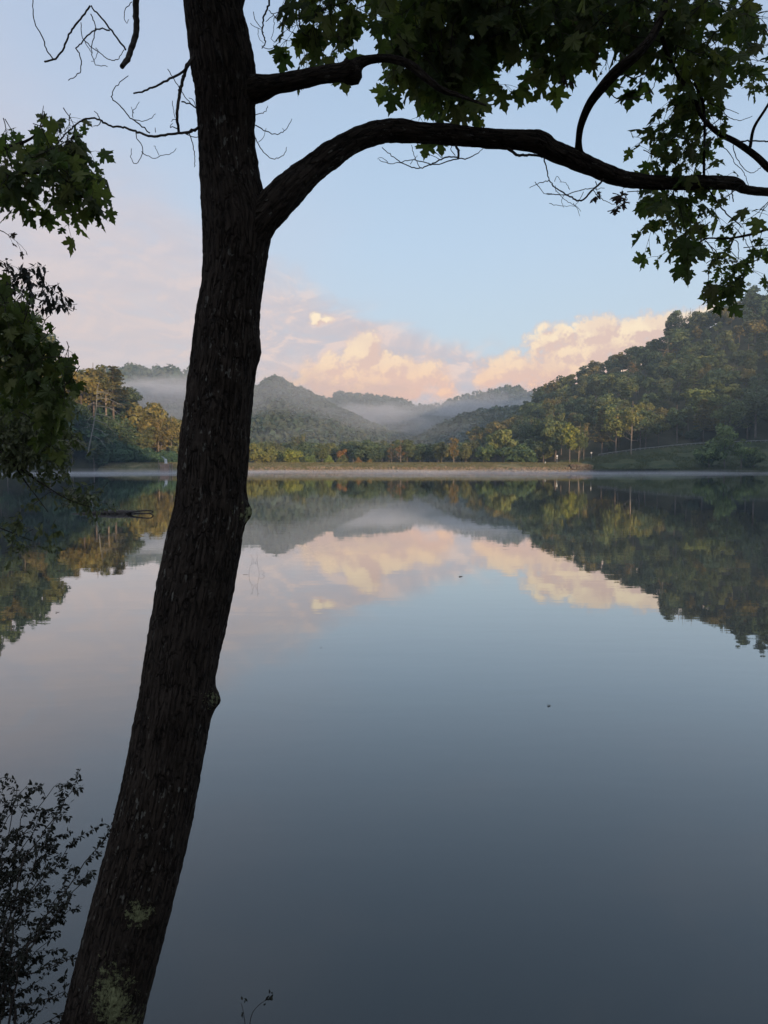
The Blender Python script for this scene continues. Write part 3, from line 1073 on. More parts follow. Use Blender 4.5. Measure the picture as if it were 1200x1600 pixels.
# featured trees, left; warm sunlight put into the golden tints
def feat(kind, px, base, top, D, label, tint=(1, 1, 1), widen=1.0, z0=None, name='tree', group=None):
    p = at(px, base, D)
    if z0 is not None:
        p[2] = z0
    return tree(kind, p, at(px, top, D)[2] - p[2], label, group, tint, widen=widen, name=name)


feat('pine', 178, 660, 570, 262, 'tall dark conifer standing above the golden trees on the left hill', (1.3, 1.0, .8), 1.5, name='pine_tree')
feat('paletrunk', 166, 655, 574, 258, 'tree with a bright pale trunk beside the tall dark conifer', (1.6, 1.15, .8), 1.2)
feat('open', 147, 655, 562, 258, 'airy tree on the left skyline with sky showing through', (1.4, 1.1, .8), 1.1)
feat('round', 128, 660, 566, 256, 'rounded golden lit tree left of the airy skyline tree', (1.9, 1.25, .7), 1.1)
feat('round', 226, 720, 617, 272, 'highest rounded golden lit tree of the grove behind the dam', (1.9, 1.3, .7), .85, 1)
feat('paletrunk', 268, 716, 645, 268, 'golden lit tree with a slanting pale trunk near the big foreground trunk', (1.9, 1.25, .7), .9, 1)
feat('paletrunk', 252, 716, 642, 270, 'golden lit tree with an upright reddish pale trunk in the grove', (1.9, 1.2, .7), .9, 1)

# leaning dead tree over the left shore
p0 = at(139, 700, 240)
lt = empty('dead_tree', tuple(p0), 'leaning bare grey tree with drooping branches on the left shore', 'dead tree')
rngd = np.random.default_rng(31)
q0 = [at(x, y, D) - p0 for x, y, D in ((137, 712, 241), (139, 700, 240), (145, 670, 239), (150, 640, 239), (152, 610, 240), (155, 596, 240))]
acc = Acc()
P = spline(q0, 2)
tube(acc, P, np.linspace(.26, .07, len(P)), 8)
M_bleach = simple_mat('bleached_wood', (0.16, 0.155, 0.13, 1), (0.24, 0.23, 0.20, 1), 1.5, .9)
acc.obj('trunk', [M_bleach], lt)
acc = Acc()
for (yb, ln, dr) in ((612, 26, 10), (622, 34, 9), (634, 38, 14), (646, 40, 20), (656, 36, 26), (668, 30, 26), (680, 24, 22), (630, -14, 6), (650, -12, 9), (664, -10, 4), (616, 16, -6)):
    xb = float(np.interp(yb, [596, 610, 640, 670, 700], [155, 152, 150, 145, 139]))
    D = 239.5 + rngd.uniform(-3, 3)
    a = at(xb, yb, 239.5) - p0
    b = at(xb + ln * .5, yb + dr * .35 - 2, (239.5 + D) / 2) - p0
    c_ = at(xb + ln, yb + dr, D) - p0
    Q = spline([a, b, c_], 1.0)
    tube(acc, Q, np.linspace(.12, .035, len(Q)), 5)
    for k in range(7):
        s = Q[rngd.integers(len(Q) // 3, len(Q))]
        e = s + rngd.normal(0, 1.0, 3) * [1.2, .8, .5] + [np.sign(ln) * .8, 0, -.5]
        tube(acc, [s, (s + e) / 2 + [0, 0, .1], e], [.045, .03, .015], 4)
acc.obj('branch', [M_bleach], lt)

# featured trees, right
feat('paletrunk', 986, 709, 624, 281, 'tall pale trunked tree with a golden lit crown standing above the guardrail', (2.0, 1.6, 1.0), .95)  # part of the sun's gold is put into this crown tint
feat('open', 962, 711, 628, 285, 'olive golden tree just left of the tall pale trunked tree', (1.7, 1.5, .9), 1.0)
feat('open', 1008, 706, 632, 290, 'broad dark crowned tree just right of the tall pale trunked tree', (1.0, 1.0, .9), 1.0)
feat('tall', 890, 725, 655, 264, 'slim yellow green tree with a bare lower trunk at the dam end', (2.2, 1.9, .8), .8)
feat('paletrunk', 904, 722, 660, 268, 'slim tree with a white lower trunk beside the yellow green tree', (1.1, 1.1, .8), .75)
feat('paletrunk', 912, 717, 668, 272, 'thin leaning trunked tree on the lawn edge, right of two slim trees', (.9, 1.0, .9), .7)
feat('round', 868, 722, 648, 290, 'olive crowned tree behind the post with two white discs', (1.5, 1.4, .9), .9)
feat('tall', 852, 722, 640, 300, 'tall olive tree at the foot of the right hill behind the dam', (1.2, 1.2, .9), .9)
feat('pine', 838, 722, 652, 296, 'dark layered conifer at the foot of the right hill', (.8, 1.0, 1.0), 1.0, name='pine_tree')
feat('round', 785, 724, 664, 290, 'pale yellow green tree behind the right half of the dam', (1.8, 1.6, 1.0), 1.0, z0=1)
feat('open', 1110, 640, 582, 330, 'wide domed tree above the shore thicket on the right hill', (1.3, 1.3, .9), 1.2)
feat('round', 1095, 668, 600, 310, 'bright olive topped tree above the shore thicket', (1.6, 1.5, .8), 1.1)
feat('open', 1140, 690, 612, 290, 'big grey green tree directly behind the shore thicket', (1.2, 1.2, .9), 1.2)
feat('open', 1180, 680, 600, 295, 'shadowy tree right of the shore thicket', (.8, .85, .8), 1.2)
feat('bare', 1044, 600, 528, 400, 'russet brown half bare tree on the upper right hill', (2.2, 1.2, .8), 1.0)
feat('bare', 988, 600, 562, 380, 'thin rusty tree midway up the right hill', (2.2, 1.1, .8), 1.3)
feat('tall', 1052, 545, 482, 438, 'tall dark tree breaking the skyline of the right hill', (.8, .9, .9), 1.0)
for i, (px, top) in enumerate([(1066, 484), (1074, 480), (1082, 482), (1092, 478), (1060, 492)]):
    feat('bare', px, 548, top, 430, 'bare grey tree on the skyline of the right hill', (1.2, 1.0, .9), .8, group='bare skyline trees')
feat('round', 1170, 520, 478, 400, 'rusty red crowned tree high on the right hill', (2.6, 1.1, .8), 1.1)
# trees on the upper slope, lit warm
# shore thicket
for (px, D, h, wd, tint, lab) in [(1132, 257.5, 17.5, 1.0, (1.4, 1.5, 1.1), 'tallest shrub of the thicket on the right shore'),
                                  (1108, 257, 11.0, 1.1, (1.2, 1.3, 1.0), 'low left shrub of the thicket on the right shore'),
                                  (1158, 257, 11.5, 1.1, (1.7, 1.75, 1.2), 'pale green right shrub of the thicket on the right shore'),
                                  (1178, 258, 8.5, 1.0, (1.1, 1.1, .9), 'outermost shrub of the right shore thicket over the water')]:
    p = at(px, 727, D)
    p[2] = 0.1
    tree('open' if h > 11.2 else 'bushy', p, h, lab, None, tint, widen=.9 * wd, name='shrub', cat='shrub')

# valley trees behind the dam
def zval(y):
    return 0.6 + 0.012 * max(0, y - 256)


VT = [(398, 690, 275, 'bushy', (2.0, 1.6, .9), 1.1, 'golden bush top right beside the foreground trunk behind the dam'),
      (424, 692, 278, 'bushy', (1.8, 1.5, .9), 1.1, 'pale golden rounded bush, second from the foreground trunk'),
      (455, 696, 270, 'bushy', (2.0, 1.8, .8), 1.0, 'olive yellow rounded bush behind the dam, third from the trunk'),
      (486, 708, 272, 'bushy', (1.4, 1.5, .9), .9, 'low rounded shrub behind the dam right of the olive yellow bush'),
      (513, 709, 268, 'bushy', (1.6, 1.6, .8), .8, 'small domed shrub peeping over the dam crest'),
      (535, 709, 272, 'bushy', (1.5, 1.3, .9), .9, 'small brownish shrub behind the dam crest'),
      (560, 713, 262, 'bushy', (2.6, 1.2, .8), .6, 'reddish brown shrub on the back of the dam crest'),
      (578, 715, 262, 'bushy', (2.0, 1.1, .8), .6, 'small russet shrub beside the reddish brown one'),
      (536, 698, 300, 'bushy', (3.0, 1.2, .7), .7, 'orange tinged crown low among the valley trees'),
      (626, 684, 290, 'bare', (2.8, 1.2, .8), 1.2, 'orange brown thin tree in the middle of the valley'),
      (612, 690, 295, 'bare', (2.4, 1.2, .8), 1.0, 'russet thin tree left of the orange brown one'),
      (709, 678, 275, 'paletrunk', (2.2, 1.3, 1.0), .9, 'fading brown tree with a pale forked trunk behind the dam'),
      (690, 684, 285, 'round', (1.5, 1.2, .9), .9, 'olive brown tree left of the pale forked trunk'),
      (728, 690, 280, 'open', (1.6, 1.3, .9), .9, 'brownish open tree right of the pale forked trunk'),
      (466, 674, 330, 'open', (1.3, 1.1, 1.1), 1.1, 'grey thin crowned tree above the olive yellow bush'),
      (545, 684, 310, 'round', (.8, .9, .9), 1.0, 'dark rounded tree left of the valley centre'),
      (575, 682, 320, 'round', (.9, 1.0, .9), 1.2, 'dark broad tree in the valley behind the orange shrub'),
      (760, 690, 285, 'round', (1.1, 1.3, .9), 1.1, 'green rounded tree near the right foot of the valley'),
      (805, 690, 280, 'bushy', (.9, 1.1, .9), 1.3, 'wide dark green bush under the right hill behind the dam'),
      (820, 694, 278, 'bushy', (.8, 1.0, .9), 1.3, 'dark low bush beside the wide dark green bush')]
for (px, top, D, k, tint, wd, lab) in VT:
    p = at(px, 727, D)
    p[2] = zval(D)
    tree(k, p, at(px, top, D)[2] - p[2], lab, None, tint, widen=wd, name='shrub' if 'shrub' in lab or 'bush' in lab else 'tree', cat='shrub' if 'shrub' in lab or 'bush' in lab else 'tree')
random.seed(21)
pl = []
valley = Acc()
while len(pl) < 150:
    D = random.uniform(285, 470)
    px = random.uniform(330, 860)
    p = at(px, 727, D)
    if any((p[0] - a[0]) ** 2 + (p[1] - a[1]) ** 2 < 36 for a in pl):
        continue
    pl.append(p)
    p[2] = zval(D)
    h = random.uniform(7.5, 11.5) + (D - 285) * .022
    ti = random.choice([(1.3, 1.2, .9), (1.0, 1.0, .9), (1.5, 1.3, .9), (.85, .95, .9), (1.15, 1.0, .9)])
    kd, wd = random.choice(['round', 'round', 'open', 'bushy', 'tall']), random.uniform(.95, 1.3)
    if D < 338:
        tree(kd, p, h, 'leafy tree in the valley wood just beyond the dam', 'trees of the valley wood', ti, widen=wd)
    else:
        bake(valley, kd, p, h, ti, wd)
tag(valley.obj('forest', [M_mass_leaf, M_dull]), 'mixed green wood filling the valley floor beyond the dam', 'forest', kind='stuff')


# forest on the far hills: one mass each
def forest(hill, px0, px1, n, size, label, seed, nq=36, t1=1.02):
    rng = np.random.default_rng(seed)
    acc = Acc()
    P = []
    for _ in range(n):
        px = rng.uniform(px0, px1)
        t = rng.random() ** .8 * t1
        P.append(hill.point(px, t))
    P = np.array(P)
    s = size * rng.uniform(.55, 1.6, n)
    tint = rng.uniform(.8, 1.2, (n, 1)) * np.array([1, 1, 1]) * np.stack([rng.uniform(.85, 1.3, n), np.ones(n), rng.uniform(.8, 1.1, n)], 1)
    u = rng.normal(size=(n * nq, 3))
    u[:, 2] = np.abs(u[:, 2]) * 1.0 - .15
    u /= np.linalg.norm(u, axis=1)[:, None]
    S = np.repeat(s, nq)
    pos = np.repeat(P, nq, 0) + u * S[:, None] * rng.uniform(.75, 1.1, (n * nq, 1)) * [.62, .62, .95] + np.stack([0 * S, 0 * S, S * .55], 1)
    leaf_quads(acc, pos, u + rng.normal(0, .4, u.shape), S * .42 * rng.uniform(.6, 1.3, n * nq), rng, 0, np.repeat(tint, nq, 0))
    o = acc.obj('forest', [M_hill_leaf])
    return tag(o, label, 'forest', kind='stuff')


forest(HB, 200, 650, 6500, 4.4, 'hazy forest covering the peaked hill right of the foreground trunk', 1)
forest(HC, 440, 880, 3600, 5.2, 'misty forest along the farthest ridge in the middle', 2)
forest(HA, -80, 440, 2600, 6.5, 'pale misty forest on the distant ridge behind the left hill', 3)
forest(HD, 600, 900, 3000, 4.8, 'dark blue green forest on the low spur before the misty ridge', 4)


# ================================================================ FOREGROUND TREE
# bark: vertical plates and furrows, pale lichen flecks, yellow green lichen near the base
def bark_mat(name, lichen=True):
    m, q, o = mat(name)
    a = q.node('ShaderNodeAttribute', attribute_name='tint')   # (cos, sin, length) bark coordinates in metres
    V = a.outputs['Vector']
    st = q.vmath('MULTIPLY', V, (1, 1, 0.10))
    f1 = q.noise(st, 95, 6, 0.7, 0.15)
    f2 = q.voro(q.vmath('MULTIPLY', V, (1, 1, .3)), 42, 2, .6)
    f3 = q.noise(V, 60, 4, .6)
    nzz = q.node('ShaderNodeTexNoise')
    q.put(nzz.inputs['Vector'], q.vmath('MULTIPLY', V, (1, 1, .4)))
    nzz.inputs['Scale'].default_value = 40
    wv = q.vmath('ADD', q.vmath('MULTIPLY', V, (1, 1, .13)), q.vmath('SCALE', q.vmath('SUBTRACT', nzz.outputs['Color'], (.5, .5, .5)), scale=0.026))
    crk = q.smooth(q.voro(wv, 62, 0, .5, 'DISTANCE_TO_EDGE'), 0.0, 0.14)
    crk = q.math('MAXIMUM', crk, q.smooth(q.noise(V, 22, 3, .6), .42, .6, 0.0, 0.8))
    c = q.mix(q.smooth(f1, .38, .62), (0.017, 0.013, 0.010, 1), (0.054, 0.042, 0.033, 1))
    c = q.mix(q.smooth(f2, .0, .35, 0.5, 0), c, (0.085, 0.075, 0.064, 1))
    big = q.noise(q.vmath('MULTIPLY', V, (1, 1, .5)), 3.0, 4, .6)
    c = q.mix(q.smooth(big, .4, .7, 0, .45), c, (0.06, 0.048, 0.04, 1))
    fleck = q.math('MULTIPLY', q.smooth(q.noise(q.vmath('MULTIPLY', V, (1, 1, .45)), 60, 3, .6), .60, .66), q.smooth(q.noise(V, 5, 2, .5), .42, .6))
    c = q.mix(q.math('MULTIPLY', fleck, .5), c, (0.24, 0.24, 0.21, 1))
    h = q.math('ADD', q.math('MULTIPLY', f1, 1.0), q.math('MULTIPLY', f2, -.5))
    h = q.math('ADD', h, q.math('MULTIPLY', f3, .25))
    h = q.math('ADD', h, q.math('MULTIPLY', crk, .9))
    c = q.mix(q.math('MULTIPLY', q.math('SUBTRACT', 1.0, crk), .7), c, (0.010, 0.008, 0.007, 1))
    if lichen:
        P = q.node('ShaderNodeNewGeometry').outputs['Position']
        for (cx, cz_, ry, rz, thr) in LICHEN:
            d = q.vmath('LENGTH', q.vmath('DIVIDE', q.vmath('SUBTRACT', P, (cx[0], cx[1], cx[2])), (cz_, ry, rz)))
            k = q.math('SUBTRACT', 1.15, d)
            k = q.math('ADD', k, q.math('MULTIPLY', q.math('SUBTRACT', q.noise(P, 48, 9, .8), .5), 5.5))
            mk = q.smooth(k, thr, thr + .15)
            lc = q.mix(q.noise(P, 140, 3, .6), (0.12, 0.13, 0.06, 1), (0.36, 0.38, 0.21, 1))
            c = q.mix(mk, c, lc)
            h = q.math('ADD', h, q.math('MULTIPLY', mk, .35))
    nm = bump(q, h, 1.0, 0.016)
    q.l.new(principled(q, c, .95, .1, nm), o.inputs[0])
    return m


YT = 2.6
def ty(py):
    """distance of the leaning trunk from the viewer"""
    return YT + 0.05 * math.sin(py / 300.0)


EDG = [(-900, 262, 330), (-500, 272, 345), (-200, 280, 360), (0, 287, 378), (50, 292, 388), (100, 298, 398), (140, 304, 401), (200, 309, 398), (250, 311, 402), (300, 313, 412), (350, 316, 424),
       (400, 317, 418), (450, 314, 410), (480, 309, 407), (520, 303, 405), (550, 300, 403), (600, 293, 398), (650, 287, 393), (700, 280, 390),
       (750, 277, 386), (800, 272, 384), (830, 264, 380), (870, 255, 374), (920, 245, 365), (1000, 232, 348), (1050, 224, 338), (1080, 219, 334),
       (1110, 214, 331), (1130, 210, 327), (1200, 197, 315), (1300, 175, 296), (1400, 148, 272), (1500, 122, 246), (1600, 97, 222), (1680, 76, 208), (1760, 48, 200)]
ctrl = []
for (py, l_, r_) in EDG:
    Y = ty(py)
    a, b = at(l_, py, Y), at(r_, py, Y)
    c = (a + b) / 2
    ctrl.append([c[0], c[1], c[2], np.linalg.norm(b - a) / 2 * 0.985])
ctrl = np.array(ctrl)
SP = spline(ctrl, 0.012)
# knots: (px, py, side px, size)
KN = [(403, 548, .012, .045, .055), (389, 800, .028, .034, .06), (340, 1095, .034, .036, .055), (341, 352, .01, .05, .05), (414, 300, .012, .06, .1), (404, 140, .01, .05, .08)]
LICHEN = [(at(186, 1540, YT - .1), .058, .2, .12, .2), (at(225, 1412, YT - .11), .04, .2, .045, .35), (at(180, 1592, YT - .1), .08, .2, .04, .15), (at(388, 802, YT), .05, .2, .06, .8), (at(335, 1085, YT), .04, .2, .05, .85)]
M_bark = bark_mat('maple_bark')
M_bark2 = bark_mat('limb_bark', False)


def trunk_surface(acc, SP, seg, rng, furrow=0.005, knots=()):
    P, rad = SP[:, :3], SP[:, 3]
    n = len(P)
    T = np.gradient(P, axis=0)
    T /= np.linalg.norm(T, axis=1)[:, None]
    prev = np.array([0, 1.0, 0])
    N = np.zeros_like(P)
    for i in range(n):
        v = prev - T[i] * np.dot(prev, T[i])
        v /= np.linalg.norm(v)
        N[i] = prev = v
    B = np.cross(T, N)
    th = np.linspace(0, 2 * math.pi, seg, endpoint=False)
    s = np.concatenate([[0], np.cumsum(np.linalg.norm(np.diff(P, axis=0), axis=1))])
    V = np.zeros((n, seg, 3))
    A = np.zeros((n, seg, 3))
    for j in range(seg):
        ct, st = math.cos(th[j]), math.sin(th[j])
        dirv = ct * N + st * B
        for i in range(n):
            r = rad[i]
            u, v_, ww = ct * r, st * r, s[i]
            A[i, j] = (u, v_, ww)
            f = mnoise.noise(Vector((u * 85, v_ * 85, ww * 8)))
            f = 1 - abs(f) * 2.6
            g = mnoise.fractal(Vector((u * 34, v_ * 34, ww * 24)), 1.0, 2.0, 3)
            h = mnoise.fractal(Vector((u * 90, v_ * 90, ww * 40)), 1.0, 2.0, 2)
            disp = (-furrow * max(0, f - .25) * .95 + furrow * .45 * g + furrow * .6 * h) * min(1, r / .05)
            V[i, j] = P[i] + dirv[i] * (r + disp)
    for (kp, amp, sz) in knots:
        d = np.linalg.norm(V - kp, axis=2)
        k = np.exp(-(d / sz) ** 2)
        cdir = V - P[:, None, :]
        cdir /= np.linalg.norm(cdir, axis=2)[..., None]
        V += cdir * (amp * k)[..., None]
    idx = np.arange(n * seg).reshape(n, seg)
    F = np.stack([idx[:-1], np.roll(idx, -1, 1)[:-1], np.roll(idx, -1, 1)[1:], idx[1:]], -1).reshape(-1, 4)
    acc.add(V.reshape(-1, 3), F, 0, A.reshape(-1, 3))


rng = np.random.default_rng(77)
base = SP[-1, :3]
mt = empty('maple_tree', (base[0], base[1], bank_z(base[0], base[1])), 'big dark barked leaning maple in the foreground with a limb arching right over the lake', 'tree')
O = np.array(mt.location)


def loc4(SPx):
    S = SPx.copy()
    S[:, :3] -= O
    return S


class LAcc(Acc):
    """collects world-space geometry, then builds it relative to its thing"""
    def obj(s, name, mats, parent=None, smooth=False, loc=None):
        if parent is not None:
            off = np.array(parent.location)
            s.V = [v - off for v in s.V]
        return super().obj(name, mats, parent, smooth, loc)


acc = LAcc()
trunk_surface(acc, SP, 150, rng, .0047, [(at(x, y, ty(y)), a_, s_) for (x, y, a_, s_, _) in KN[:3]])
acc.obj('trunk', [M_bark], mt, smooth=True)


def limb(pts, seg=40, furrow=.003, step=.012, name='branch', mat_=None, rough=.0, parent=None):
    """pts: (px, py, width px, distance)"""
    C = []
    for (px, py, wd, Y) in pts:
        p = at(px, py, Y)
        C.append([*p, wd / 1200.0 * Y / 2])
    S = spline(np.array(C), step)
    if rough:
        S[:, 3] *= 1 + rough * np.array([mnoise.fractal(Vector((i * step * 9, 3.1, 0)), 1, 2, 3) for i in range(len(S))])
    a = LAcc()
    trunk_surface(a, S, seg, rng, furrow)
    a.obj(name, [mat_ or M_bark2], parent or mt, smooth=True)
    return S


L1 = limb([(372, 392, 50, 2.62), (398, 356, 56, 2.62), (424, 326, 54, 2.62), (448, 300, 52, 2.64), (480, 271, 42, 2.68), (520, 240, 38, 2.72), (560, 217, 35, 2.78), (600, 205, 34, 2.84), (625, 204, 34, 2.86), (660, 208, 31, 2.9),
           (700, 210, 30, 2.95), (770, 217, 29, 3.0), (815, 219, 29, 3.02), (842, 222, 33, 3.04), (862, 234, 30, 3.06), (900, 250, 29, 3.1), (930, 263, 27, 3.12), (965, 277, 25, 3.15), (1000, 283, 22, 3.2), (1050, 286, 21, 3.25), (1100, 285, 21, 3.3), (1140, 286, 20, 3.35),
           (1153, 289, 17, 3.37), (1165, 296, 13, 3.4), (1200, 300, 13, 3.45), (1260, 302, 12, 3.5), (1400, 320, 10, 3.7), (1600, 380, 6, 4.0)], 64, .0045, rough=.09)
L2 = limb([(360, 150, 40, 2.62), (400, 139, 40, 2.6), (430, 132, 30, 2.58), (470, 124, 27, 2.55), (510, 116, 25, 2.52), (535, 113, 28, 2.5), (550, 111, 40, 2.5), (557, 103, 22, 2.5), (570, 95, 14, 2.5), (600, 91, 12, 2.5), (625, 95, 13, 2.5), (645, 104, 13, 2.5),
           (662, 119, 12, 2.5), (690, 140, 9, 2.5), (720, 150, 6, 2.5), (760, 165, 3, 2.5)], 40, .004, rough=.10)
limb([(905, 246, 16, 3.1), (904, 222, 10, 3.06), (908, 195, 11, 3.0), (920, 165, 13, 2.95), (938, 140, 15, 2.9), (965, 110, 17, 2.85), (995, 85, 15, 2.8), (1020, 55, 13, 2.8), (1040, 10, 12, 2.8), (1060, -80, 10, 2.8)], 24, .002)
limb([(1200, 262, 11, 3.3), (1180, 243, 10, 3.3), (1150, 222, 9, 3.3), (1120, 206, 8, 3.3), (1095, 180, 6, 3.2), (1085, 150, 6, 3.2), (1060, 120, 6, 3.1), (1045, 90, 6, 3.1), (1035, 60, 7, 3.0)], 16, .001)
limb([(1250, 295, 12, 3.3), (1200, 262, 11, 3.3)], 16, .001)
limb([(1172, 230, 5, 3.3), (1178, 200, 4.5, 3.3), (1195, 172, 4, 3.3), (1215, 140, 4, 3.3)], 10, .0005)
limb([(1100, 288, 4, 3.3), (1100, 240, 4, 3.25), (1101, 200, 4, 3.22), (1098, 160, 4, 3.2), (1085, 130, 4, 3.2)], 10, .0005)
limb([(1200, 358, 4, 3.4), (1170, 367, 4, 3.4), (1135, 373, 3, 3.4), (1100, 374, 2.5, 3.4), (1075, 400, 2, 3.4)], 8, .0005)
limb([(345, 90, 30, 2.62), (385, -60, 30, 2.62), (450, -160, 30, 2.6), (560, -330, 26, 2.7), (760, -520, 18, 2.9), (1000, -640, 10, 3.1)], 24, .003, .03)

